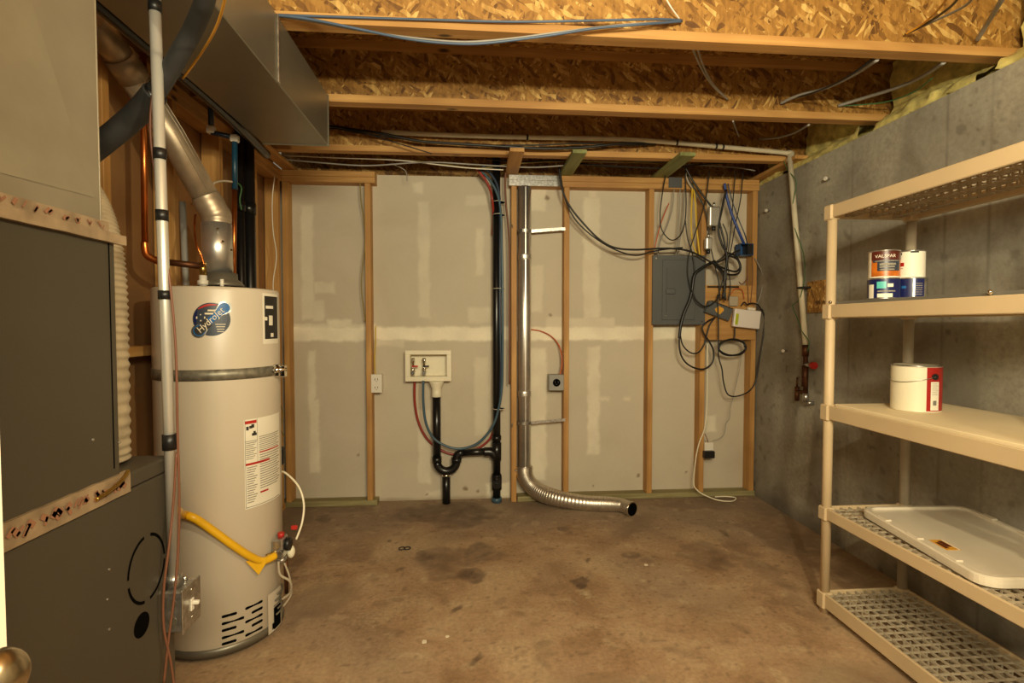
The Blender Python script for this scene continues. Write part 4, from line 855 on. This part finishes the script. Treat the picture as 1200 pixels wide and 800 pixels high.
cable([(229, 252, 2.2), (228, 265, 2.15), (230, 285, 2.1), (236, 300, 2.1), (239, 310, 2.1)], 2.1, .0045, m_cop, 'thin copper tube curving down left of the flue', 'tube', 'tube')
cable([(278, 214), (283, 220), (281, 234), (283, 246)], 2.87, .004, m_grn, 'green wire clamped beside the black drain pipes', 'ground_wire', 'wire')
cable([(322, 205), (319, 235), (320, 270), (324, 300), (320, 335), (324, 380), (323, 430)], 3.35, .003, m_wht, 'white wire running down the left corner studs')

p = aY(214, 250, 2.34); q_ = aY(221, 345, 2.34)
tag(build(MB().cyl((p.x, p.y, p.z+.05), (q_.x, q_.y, q_.z-.4), .013, 16), 'pale_pipe', m_gry), 'pale slender pipe standing behind the heater left of the flue', 'pipe')  # slender pale cylinder built for an unclear pale shape
# ------------------------------------------------------------------ furnace
FX = -.80; FL = -1.27; FY = .60
t = thing('furnace', 'grey-brown furnace cabinet filling the left foreground', 'furnace', ((FX+FL)/2, 1.0, 0))
yl = 1.41; yu = 1.215; yp = 1.18
low = build(MB().box(FL, FX, FY, yl, .0, .895, .004), 'blower_cabinet', m_furn, t)
build(MB().box(FL-.001, FX+.002, FY, yl+.002, .897, .935, .005), 'cabinet_top', m_furn, t)
up = build(MB().box(FL, FX, FY, yu, .936, 1.475, .004), 'upper_cabinet', m_furn, t)
build(MB().box(FX-.001, FX+.0015, yu-.022, yu-.020, .96, 1.46), 'panel_seam', m_hole, up)
pl_ = thing('supply_plenum', 'tan sheet metal plenum box on top of the furnace', 'plenum', ((FX+FL)/2, .9, 1.49))
build(MB().box(FL+.01, FX-.004, FY, yp, 1.49, 2.125, .002), 'plenum_box', m_plen, pl_)
A = aX(10, 0, FX-.003); B_ = aX(90, 210, FX-.003)
build(MB().poly([(FX-.003, .9, 2.125), (FX-.003, yp-.02, 1.55), (FX-.0025, .6, 1.52), (FX-.0025, .6, 2.125)], [(0, 1, 2, 3)]), 'cross_break', M('plenum_lit_face', (158, 148, 126), .5, .35), pl_)  # lighter tone painted beside the crease, as the bent face catches light
build(MB().box(FX-.005, FX-.003, yp-.003, yp+.0005, 1.5, 2.12, .0005), 'corner_edge', m_plen, pl_)
# tapes: upper ledge
def tape(name, pts, par, label):
    """pts: list of (y, z_low, z_high, x)"""
    vs = []; fs = []
    for i, (y, a_, b2_, x) in enumerate(pts):
        vs += [(x, y, a_), (x, y, b2_), (x-.012, y, b2_), (x-.012, y, a_)]
        if i:
            q = 4*(i-1)
            for k in range(4): fs.append((q+k, q+(k+1) % 4, q+4+(k+1) % 4, q+4+k))
    fs += [(0, 1, 2, 3), tuple(4*(len(pts)-1)+k for k in (3, 2, 1, 0))]
    return lab(build(MB().poly(vs, fs), name, m_tape, par), label)
n = 30; pts = []
for i in range(n+1):
    y = FY+(yp+.012-FY)*i/n; pts.append((y, 1.480+.002*nz((y, 0, 0), 20), 1.504+.0015*nz((y, 1, 0), 30), FX+.004+.002*nz((y, 5, 0), 25)))
u_t = tape('foil_tape', pts, t, 'crumpled foil tape with brown print under the plenum')
pts = [(FY+(yu+.02-FY)*i/n, 1.460+.002*nz((i*.1, 4, 0), 3), 1.481+.002*nz((i*.1, 0, 3), 5), FX+.012+.002*nz((i*.2, 7, 0), 3)) for i in range(n+1)]
u_t2 = tape('foil_tape', pts, t, 'lower strip of crumpled foil tape under the plenum')
pts = [(FY+(yu+.02-FY)*i/n, .895+.0015*nz((i*.1, 14, 0), 3), .947+.002*nz((i*.15, 8, 3), 5)-(.0 if i < n*.4 else .003), FX+.008+.002*nz((i*.2, 27, 0), 3)) for i in range(n+1)]
l_t = tape('foil_tape', pts, t, 'wide crumpled foil tape with brown print between the cabinets')
rnd = random.Random(3)
def prints(par, y0, y1, zf, x, cnt, sz):
    m = MB()
    for i in range(cnt):
        y = y0+(y1-y0)*(i+.5)/cnt; z = zf(y); a = .9+rnd.uniform(-.25, .25)
        for k in range(rnd.choice((2, 3, 3))):
            c_ = Vector((x, y+rnd.uniform(-.012, .012), z+rnd.uniform(-.3, .3)*sz)); d1 = Vector((0, math.cos(a), math.sin(a)))*sz*rnd.uniform(.45, .75); d2 = Vector((0, -math.sin(a), math.cos(a)))*sz*rnd.uniform(.12, .4)
            a += rnd.choice((0, 1.4))
            m.poly([c_-d1-d2, c_+d1-d2, c_+d1+d2, c_-d1+d2], [(0, 1, 2, 3)])
    build(m, 'printed_marks', m_print, par)
prints(l_t, .92, 1.22, lambda y: .921, FX+.0105, 11, .016); prints(u_t, .92, 1.18, lambda y: 1.492, FX+.0065, 8, .010)
m = MB().tube([(FX+.012, 1.12, .915), (FX+.015, 1.16, .922), (FX+.014, 1.2, .934), (FX+.01, 1.225, .946)], .0045, 8)
build(m, 'gold_wire', m_brass, l_t)
# knockouts on the blower cabinet
kc = aX(174, 664, FX); ktop = aX(181, 624, FX); kr = .062
for a0_, a1_ in ((-2.95, -1.75), (-1.45, -.1), (.05, 1.35), (1.7, 3.1)):
    vs = []; fs = []
    for i in range(13):
        a = a0_+(a1_-a0_)*i/12
        for r_ in (kr-.003, kr+.003): vs.append((FX+.0008, kc.y-.006+r_*math.cos(a)*1.12, kc.z+r_*math.sin(a)*1.28))
        if i: fs.append((2*i-2, 2*i, 2*i+1, 2*i-1))
    build(MB().poly(vs, fs), 'knockout_slot', m_hole, low)
hc = aX(166, 732, FX)
build(MB().cyl((FX-.001, hc.y, hc.z), (FX+.0009, hc.y, hc.z), .0285, 32), 'knockout_hole', m_hole, low)
for x, y in ((127, 667), (127, 737), (139, 518), (108, 515), (125, 702)):
    q_ = aX(x, y, FX); build(MB().cyl((FX, q_.y, q_.z), (FX+.003, q_.y, q_.z), .0028, 10), 'screw', m_galv, t)
# corrugated return flex
P = [Vector((-1.055, 1.325, .945)), Vector((-1.055, 1.325, 1.15)), Vector((-1.06, 1.325, 1.38)), Vector((-1.10, 1.32, 1.5)), Vector((-1.17, 1.31, 1.60)), Vector((-1.24, 1.31, 1.66))]
P = [aY(109, 528, 1.32), aY(107, 420, 1.32), aY(104, 330, 1.32), aY(96, 275, 1.32), aY(80, 235, 1.32), aY(52, 205, 1.32)]
P = [Vector((max(p.x, -1.2), p.y, p.z)) for p in P]; P[0].z = .944
o = build(MB().tube(P, lambda s_: .074+.0022*math.sin(s_*2*PI*50), 28, sub=60), 'flexible_duct', M('pale_flex_wrap', (176, 160, 132), .55, .1, var=.1, vs=20)); tag(o, 'ribbed pale flexible duct standing behind the furnace cabinet', 'duct')

# trunk duct
zt0 = 2.13; TX0, TX1 = -.985, -.685; TY = aZ(386, 171, zt0).y
t = thing('trunk_duct', 'large sheet metal duct running under the joists at upper left', 'duct', ((TX0+TX1)/2, 1.6, zt0))
build(MB().box(TX0, TX1, .2, TY, zt0, ZJ-.003, .003), 'duct_body', m_duct, t)
ys_ = aX(325.5, 60, TX1).y
build(MB().box(TX1, TX1+.006, ys_-.008, ys_+.008, zt0, ZJ-.003, .002), 'seam_cleat', m_galv, t)
build(MB().box(TX0-.002, TX1+.003, TY-.012, TY-.002, zt0-.003, ZJ-.003, .001), 'end_flange', m_duct, t)

# conduit with switch box
bx0 = FX+.001; by0, by1 = 1.355, 1.435; bx1 = aY(213, 700, by0).x; zlo = aY(200, 742, by0).z; zhi = aY(200, 694, by0).z; ym = (by0+by1)/2
t = thing('switch_box_conduit', 'galvanised switch box on the furnace with a silver conduit rising to the ceiling', 'conduit', (bx0+.035, 1.345, zlo))
bxo = build(MB().box(bx0, bx1, by0, by1, zlo, zhi, .004), 'switch_box', m_galv, t)
m = MB()
for zz in (.3, .7): m.lathe((0, 0, 0), [(.012, -.0006), (.012, .0006), (.0105, .0006), (.0105, -.0006), (.012, -.0006)], 24); 
for k, zz in enumerate((.3, .7)): pass
m2 = MB()
for zz in (.28, .72): m2 = MB().cyl(((bx0+bx1)/2, by0-.001, zlo+(zhi-zlo)*zz), ((bx0+bx1)/2, by0, zlo+(zhi-zlo)*zz), .012, 20); build(m2, 'knockout', m_duct, bxo)
m.bm.free()
cv = build(MB().box(bx1, bx1+.003, by0-.004, by1+.004, zlo-.004, zhi+.004, .001), 'cover_plate', m_galv, t)
zc = (zlo+zhi)/2
build(MB().box(bx1+.003, bx1+.006, ym-.007, ym+.007, zc-.016, zc+.016, .001).box(bx1+.006, bx1+.022, ym-.005, ym+.005, zc+.0, zc+.01, .002), 'toggle_switch', m_wht, cv)
for zz in (-.033, .04): build(MB().cyl((bx1+.003, ym, zc+zz), (bx1+.005, ym, zc+zz), .004, 10), 'screw', m_chrome, cv)
cb0 = Vector((aY(204, 676, 1.385).x, 1.385, zhi)); ct = aY(181, -8, 1.34); ct = Vector((ct.x, 1.34, min(ct.z, zt0-.006)))
build(MB().cyl(cb0, ct, .0128, 20), 'conduit_pipe', M('conduit_zinc', (216, 212, 202), .38, .55, var=.04), t)
build(MB().cyl(cb0, cb0+Vector((0, 0, .035)), .019, 16), 'connector', m_galv, t); build(MB().cyl(cb0+Vector((.008, .034, 0)), cb0+Vector((.008, .034, .012)), .008, 12), 'lock_screw', m_galv, t)
dv = ct-cb0
for y, hpx in ((8, 12), (179, 12), (251, 12), (345, 10), (521, 18)):
    z = aY(190, y, 1.34).z; u_ = (z-cb0.z)/dv.z; c_ = cb0+dv*u_; hh = hpx/600*1.34/2
    lab(build(MB().cyl(c_-Vector((0, 0, hh)), c_+Vector((0, 0, hh)), .0146 if hpx < 15 else .0165, 20), 'tape_band', m_blk2, t), 'black tape band')
for k, (pts, lb) in enumerate((([(184, -8), (186, 60), (176, 150, 1.37), (190, 260, 1.37), (200, 340), (206, 410), (208, 500), (210, 580), (209, 640), (204, 700, 1.34), (198, 745, 1.33), (192, 800, 1.32)], 'reddish brown thermostat wire taped to the conduit, right of two'),
                          ([(207, 530), (203, 590, 1.35), (198, 640, 1.33), (192, 690, 1.32), (192, 735, 1.32), (200, 775, 1.33), (205, 810, 1.33)], 'reddish brown thermostat wire crossing the switch box, left of two'))):
    cable(pts, 1.358, .0030, m_brn, lb, 'thermostat_wire', 'wire', 'wires along the conduit')

# insulated line
P = [aY(40, 218, 1.52), aY(95, 186, 1.47), aY(127, 162, 1.44), aY(150, 143, 1.43), aY(167, 127, 1.41), aY(182, 109, 1.39), aY(197, 86, 1.37), aY(211, 62, 1.34), aY(225, 37, 1.31), aY(235, 15, 1.26), aY(241, -2, 1.22), aY(250, -50, 1.14)]
t = thing('insulated_line', 'thick black foam-covered refrigerant line curving behind the silver conduit', 'hose', tuple(P[0]))
build(MB().tube(P[:6], .029, 24), 'lower_foam', m_foam, t); build(MB().tube(P[5:], lambda q: .0225-.003*q, 24), 'upper_foam', m_foam, t)
build(MB().tube([P[5]+(P[4]-P[5])*.9, P[5]+(P[6]-P[5])*.1], .0255, 24, straight=True), 'shiny_tape', m_abs, t)
cable([(266, -14, 1.1), (262, 6, 1.15), (255, 28, 1.22), (245, 48, 1.30), (232, 68, 1.40), (214, 92, 1.48)], 1.2, .003, m_amb, 'thin amber line beside the black foam-covered line', 'refrigerant_line', 'tube')

# ------------------------------------------------------------------ storage shelf
SX0, SX1 = 1.538, 1.925; SY1 = 2.155; SY0 = 1.20; PR = .0195
t = thing('storage_shelf', 'tan plastic five-tier shelving unit along the concrete wall', 'shelving unit', ((SX0+SX1)/2, (SY0+SY1)/2, 0))
tiers = [(1.742, 1.797), (1.311, 1.367), (.867, .928), (.424, .474), (.030, .093)]
px_ = [(SX0+.02, SY1-.02), (SX1-.0, SY1-.02), (SX0+.02, SY0+.02), (SX1-.0, SY0+.02)]
for (x, y) in px_:
    m = MB()
    m.cyl((x, y, 0), (x, y, 1.79), PR, 24)
    build(m, 'post', m_resin if x < 1.7 else m_resg, t)
for z0, z1 in tiers:
    m = MB(); x0, x1, y0, y1 = SX0+.004, SX1+.02, SY0+.006, SY1-.006
    m.box(x0, x0+.012, y0+.03, y1-.03, z0, z1, .003).box(x1-.012, x1, y0+.03, y1-.03, z0, z1, .003).box(x0+.03, x1-.03, y0, y0+.012, z0, z1, .003).box(x0+.03, x1-.03, y1-.012, y1, z0, z1, .003)
    for (x, y) in px_: m.box(x-.024, x+.024, y-.024, y+.024, z0-.008, z1+.002, .005)
    rim = build(m, 'shelf_frame', m_resin, t)
    m = MB(); zt = z1-.006
    nyb = 24
    for i in range(1, nyb): y = y0+(y1-y0)*i/nyb; m.box(x0+.012, x1-.012, y-.003, y+.003, zt-.006, zt)
    for i in range(1, 10): x = x0+(x1-x0)*i/10; m.box(x-.003, x+.003, y0+.01, y1-.01, zt-.007, zt+.001)
    for xx in (x0+.09, x0+.20, x0+.31):
        for s_ in (-.013, .013):
            for i in range(27): y = y0+.02+(y1-y0-.04)*i/26; m.box(xx+s_-.0015, xx+s_+.0015, y-.003, y+.003, z0+.012, zt-.004)
            m.box(xx+s_-.002, xx+s_+.002, y0+.012, y1-.012, z0+.006, z0+.013)
        for i in range(27): y = y0+.02+(y1-y0-.04)*i/26; m.box(xx-.013, xx+.013, y-.002, y+.002, z0+.006, z0+.011)
    build(m, 'lattice', m_resg, t)
# mat on second tier and board on third
o = build(MB().box(SX0+.022, SX1+.0, SY0+.06, SY1-.055, 1.3625, 1.380, .002), 'shelf_liner', M('grey_liner', (120, 116, 106), .45, .2)); tag(o, 'dark grey liner board on the second tier of the shelving', 'board')
for x, y in ((975, 352), (1162, 344)):
    q_ = aX(x, y, SX0+.02); o = build(MB().cyl((SX0+.018, q_.y, 1.372), (SX0+.004, q_.y-.012, 1.376), .005, 8).sphere((SX0+.006, q_.y-.008, 1.378), .007), 'shelf_clip', m_chrome); tag(o, 'small shiny clip on the second tier front edge, '+('near the far post' if x < 1000 else 'toward the viewer'), 'clip', 'clips on the second tier')
m = MB().box(SX0+.022, 2.04, SY0+.1, SY1-.06, .9235, .938, .002)
o = build(m, 'shelf_board', m_card); tag(o, 'cream sheet of board lying on the third tier of the shelving', 'board')
# cans
def can(cx, cy, z, r, h, name, label, bodym, facing, build_art, group='paint cans on the second tier'):
    t = thing(name, label, 'paint can', (cx, cy, z), group)
    build(MB().lathe((cx, cy, z), [(r-.001, 0), (r+.0012, .001), (r+.0012, .004), (r, .006), (r, h-.006), (r+.0012, h-.004), (r+.0012, h-.001), (r-.002, h)], 40), 'can_body', bodym, t)
    build(MB().lathe((cx, cy, z), [(r+.0014, h-.005), (r+.0014, h), (r-.008, h), (r-.010, h-.004), (.0001, h-.004)], 40), 'lid', m_galv, t)
    a0 = math.atan2(-cy, -cx)   # direction to the viewer
    def W(u0, u1, v0, v1, mat, nm, off=.0005):
        n = max(2, int(abs(u1-u0)/.006)); vs = []
        for i in range(n+1):
            a = a0+facing+(u0+(u1-u0)*i/n)/r
            vs += [(cx+(r+off)*math.cos(a), cy+(r+off)*math.sin(a), z+h*v0), (cx+(r+off)*math.cos(a), cy+(r+off)*math.sin(a), z+h*v1)]
        return build(MB().poly(vs, [(2*i, 2*i+2, 2*i+3, 2*i+1) for i in range(n)], True), nm, mat, t)
    def T(body, u, v, size, mat, off=.0012):
        vs, fs = textmesh(body, size); P = []
        for q in vs:
            a = a0+facing+(u+q.x)/r; P.append((cx+(r+off)*math.cos(a), cy+(r+off)*math.sin(a), z+h*v+q.y))
        return build(MB().poly(P, fs), 'lettering', mat, t)
    build_art(W, T); return t
CY = 1.93; z2 = 1.3805
c_l = aY(1035.5, 335, CY); c_r = aY(1067, 335, CY-.02)
def navy1(W, T): W(-.09, .09, .04, .96, m_navy, 'label'); W(-.055, -.033, .05, .7, m_paper, 'white_panel', .001); W(-.022, .008, .5, .82, m_teal, 'emblem', .001); W(.012, .032, .56, .72, m_paper, 'print_block', .001); W(-.02, .04, .34, .40, m_inkl, 'print_line', .001); W(-.02, .03, .08, .26, m_paper, 'print_panel', .001)
def navy2(W, T): W(-.09, .045, .04, .96, m_navy, 'label'); W(-.046, -.038, .05, .95, m_inkl, 'silver_stripe', .001); W(-.03, -.015, .5, .62, m_skyb, 'emblem', .001); [W(.015, .038, .2+.1*k, .23+.1*k, m_inkl, 'print_line', .001) for k in range(6)]; W(.006, .012, .06, .94, m_galv, 'seam', .001)
def oran(W, T):
    W(-.046, .10, .03, .97, m_ora, 'label'); W(-.046, .10, .64, .97, m_dkr, 'brown_band', .0008); W(-.04, .06, .56, .64, m_slate, 'slate_band', .001); W(-.022, .06, .24, .56, m_slate, 'name_field', .001)
    T('VALSPAR', .004, .77, .0175, m_paper); W(-.03, .05, .585, .615, m_inkl, 'print_line', .0014); W(-.014, .04, .44, .52, m_inkl, 'print_line', .0014); W(-.014, .036, .36, .41, m_inkl, 'print_line', .0014); W(-.012, .035, .27, .31, m_inkl, 'print_line', .0014)
def whit(W, T):
    W(-.07, .07, .02, .98, m_paper, 'label'); W(.0, .026, .9, .99, m_ink, 'black_patch', .001); W(-.043, -.028, .84, .93, m_ink, 'black_mark', .001); W(-.043, -.032, .66, .74, m_ink, 'black_mark', .001); W(-.048, -.02, .42, .56, m_rlab, 'red_mark', .001); W(-.044, -.024, .33, .36, m_inkl, 'print_line', .001)
can(c_l.x, CY, z2, .054, .083, 'paint_can', 'navy blue paint can with a teal mark, under the orange-labelled can', m_galv, 0, navy1)
can(c_r.x+.007, CY-.015, z2, .054, .083, 'paint_can', 'navy blue paint can under the white can on the second tier', m_galv, 0, navy2)
can(c_l.x+.0, CY, z2+.0835, .052, .108, 'paint_can', 'orange and brown labelled paint can, stacked at upper left', m_paper, 0, oran)
can(c_r.x+.002, CY-.015, z2+.0835, .047, .106, 'paint_can', 'white labelled paint can with a small red mark, stacked at upper right', m_paper, 0, whit)
gc = aZ(1073, 481, .9385); gx, gy = 1.765, 1.955
g_ = aY(1073, 460, 1.93); gx, gy = g_.x, 1.93
def gal(W, T):
    W(-.16, .035, .03, .955, m_cream, 'cream_label'); W(.034, .13, .03, .965, m_rlab, 'red_label', .0007); W(.048, .082, .05, .66, m_paper, 'white_panel', .0014)
    for k in range(9): W(.052, .078-.003*(k % 3), .38+.03*k, .386+.03*k, m_inkl, 'fine_print', .002)
    for k in range(7): W(.0565+.0022*k, .0576+.0022*k+.0006*(k % 2), .16, .26, m_ink, 'barcode_bar', .002)
gt = can(gx, gy, .9385, .0825, .182, 'gallon_paint_can', 'large cream and red paint can alone on the third tier', m_cream, 0, gal, None)
a0 = math.atan2(-gy, -gx)+.062/.0825
e1 = Vector((gx+.088*math.cos(a0), gy+.088*math.sin(a0), .9385+.14)); 
er = build(MB().cyl(Vector((gx+.0825*math.cos(a0), gy+.0825*math.sin(a0), e1.z)), e1, .012, 18), 'handle_ear', m_blk2, gt)
pts = []
for k in range(11):
    a = a0-PI*k/10*.98; pts.append((gx+.0875*math.cos(a), gy+.0875*math.sin(a), e1.z-.028*math.sin(PI*k/10)*.9-.0*k))
build(MB().tube(pts, .0014, 6), 'bail_handle', m_galv, gt)
# lid of a tote
t = thing('tote_lid', 'white plastic storage tote lid with a yellow sticker on the fourth tier', 'lid', (1.80, 1.70, .475))
def rrect(hx, hy, r, n=6):
    P = []
    for cx, cy, a0 in ((hx-r, hy-r, 0), (-hx+r, hy-r, PI/2), (-hx+r, -hy+r, PI), (hx-r, -hy+r, 3*PI/2)):
        P += [(cx+r*math.cos(a0+PI/2*k/n), cy+r*math.sin(a0+PI/2*k/n)) for k in range(n+1)]
    return P
ML = Matrix.Translation((1.805, 1.705, .4765)) @ Matrix.Rotation(math.radians(-8), 4, 'Z') @ Matrix.Rotation(math.radians(-2.0), 4, 'Y')
prof = [(0, .005, .0), (0, .0, .012), (-.001, .0, .026), (-.008, .0, .030), (-.022, 0, .030), (-.028, 0, .022), (-.034, 0, .020), (-.045, 0, .021)]
HXL, HYL = .215, .315; vs = []; fs = []; nn = None
for k, (ins, _, z) in enumerate(prof):
    ring_ = rrect(HXL+ins, HYL+ins, max(.02, .055+ins*.6)); nn = len(ring_)
    vs += [tuple(ML @ Vector((p[0], p[1], z+.008))) for p in ring_]
    if k: fs += [(nn*(k-1)+i, nn*(k-1)+(i+1) % nn, nn*k+(i+1) % nn, nn*k+i) for i in range(nn)]
fs.append([nn*(len(prof)-1)+i for i in range(nn)]); fs.append([i for i in range(nn)][::-1])
build(MB().poly(vs, fs), 'lid_panel', m_lid, t)
for u in (-.5, 0, .5):
    for s_ in (-1, 1): build(MB().box(s_*(HXL-.018)-.012, s_*(HXL-.018)+.012, u*HYL*1.1-.03, u*HYL*1.1+.03, .034, .0425, .003, ML), 'latch_rib', m_lid, t)
lt = ML @ Vector((0, 0, 0)); sp = aZ(1107, 637, .505); ML2 = Matrix.Translation((sp.x, sp.y, (ML @ Vector((0, 0, .0315))).z+.0)) @ Matrix.Rotation(math.radians(-8), 4, 'Z') @ Matrix.Rotation(math.radians(-2.0), 4, 'Y')
sp_l = ML.inverted() @ Vector((sp.x, sp.y, ML.translation.z+.03)); ML2 = ML @ Matrix.Translation((sp_l.x, sp_l.y, .0295))
sk = build(MB().box(-.024, .024, -.042, .042, 0, .0008, 0, ML2), 'sticker', m_amb, t); lab(sk, 'yellow caution sticker')
lab(build(MB().box(-.018, -.006, -.03, .02, .0008, .0014, 0, ML2).box(-.004, .012, -.018, .03, .0008, .0014, 0, ML2), 'sticker_symbol', m_dkr, sk), 'dark red symbol')
build(MB().box(.016, .022, -.04, .04, .0008, .0014, 0, ML2), 'sticker_line', m_paper, sk)

# ------------------------------------------------------------------ door at the left edge
dX = -.500; yd = aX(5.5, 620, dX).y
t = bpy.data.objects.new('door_1', None); C.objects.link(t); t.location = (dX, yd-.4, 0); t['kind'] = 'structure'; ORG[t.name] = Vector(t.location)
build(MB().box(dX-.036, dX, yd-.80, yd, .01, 2.03, .002), 'door_slab', m_door, t)
k0 = aX(-7, 797, dX+.05)
kb = build(MB().cyl((dX, k0.y, k0.z), (dX+.008, k0.y, k0.z), .030, 32).cyl((dX+.008, k0.y, k0.z), (dX+.035, k0.y, k0.z), .012, 20), 'door_rose', m_nick, t)
build(MB().sphere((dX+.052, k0.y, k0.z), .0275, (.8, 1, 1), 32, 20), 'door_knob', m_nick, kb)

# ------------------------------------------------------------------ bits on the floor
p = aZ(474, 643)
m = MB()
for dx_ in (-.014, .016): m.tube([(p.x+dx_+.018*math.cos(a), p.y+.018*math.sin(a), .004) for a in [2*PI*k/16 for k in range(17)]], .003, 6, straight=True)
tag(build(m, 'rubber_ring', m_rub), 'pair of small dark rubber rings lying on the floor', 'ring')
for (x, y, s_, lb) in ((497, 752, .014, 'white paint chip on the floor, left of two in the foreground'), (524, 746, .010, 'white paint chip on the floor, right of two in the foreground'), (757, 662, .012, 'pale crumb on the floor in front of the dryer duct end')):
    p = aZ(x, y); sh = [(p.x+s_*math.cos(a)*(.6+.5*random.random()), p.y+s_*math.sin(a)*(.6+.5*random.random())) for a in [2*PI*k/9 for k in range(9)]]
    tag(build(MB().prism(sh, 2, .0005, .003), 'floor_chip', m_chip), lb, 'debris', 'chips on the floor')

# ------------------------------------------------------------------ light
def warm(k): return k
lt = bpy.data.lights.new('ceiling_bulb', 'POINT'); lt.energy = 66; lt.color = (1, .875, .565); lt.shadow_soft_size = .03
lo = bpy.data.objects.new('ceiling_bulb', lt); C.objects.link(lo); lo.location = (.62, .2, 2.03)
la = bpy.data.lights.new('fill_light', 'AREA'); la.energy = 78; la.color = (1, .90, .62); la.shape = 'RECTANGLE'; la.size = 1.3; la.size_y = .35  # unseen area light added behind the camera as even frontal fill
lo = bpy.data.objects.new('fill_light', la); C.objects.link(lo); lo.location = (.3, -.85, 1.98); lo.rotation_euler = (math.radians(80), 0, 0)
w = bpy.data.worlds.new('world'); bpy.context.scene.world = w; w.use_nodes = True
w.node_tree.nodes['Background'].inputs[0].default_value = (1, .86, .62, 1); w.node_tree.nodes['Background'].inputs[1].default_value = .16
sc = bpy.context.scene
sc.view_settings.view_transform = 'Standard'; sc.view_settings.look = 'None'; sc.view_settings.gamma = 1; sc.view_settings.exposure = .2
sc.view_settings.use_curve_mapping = False
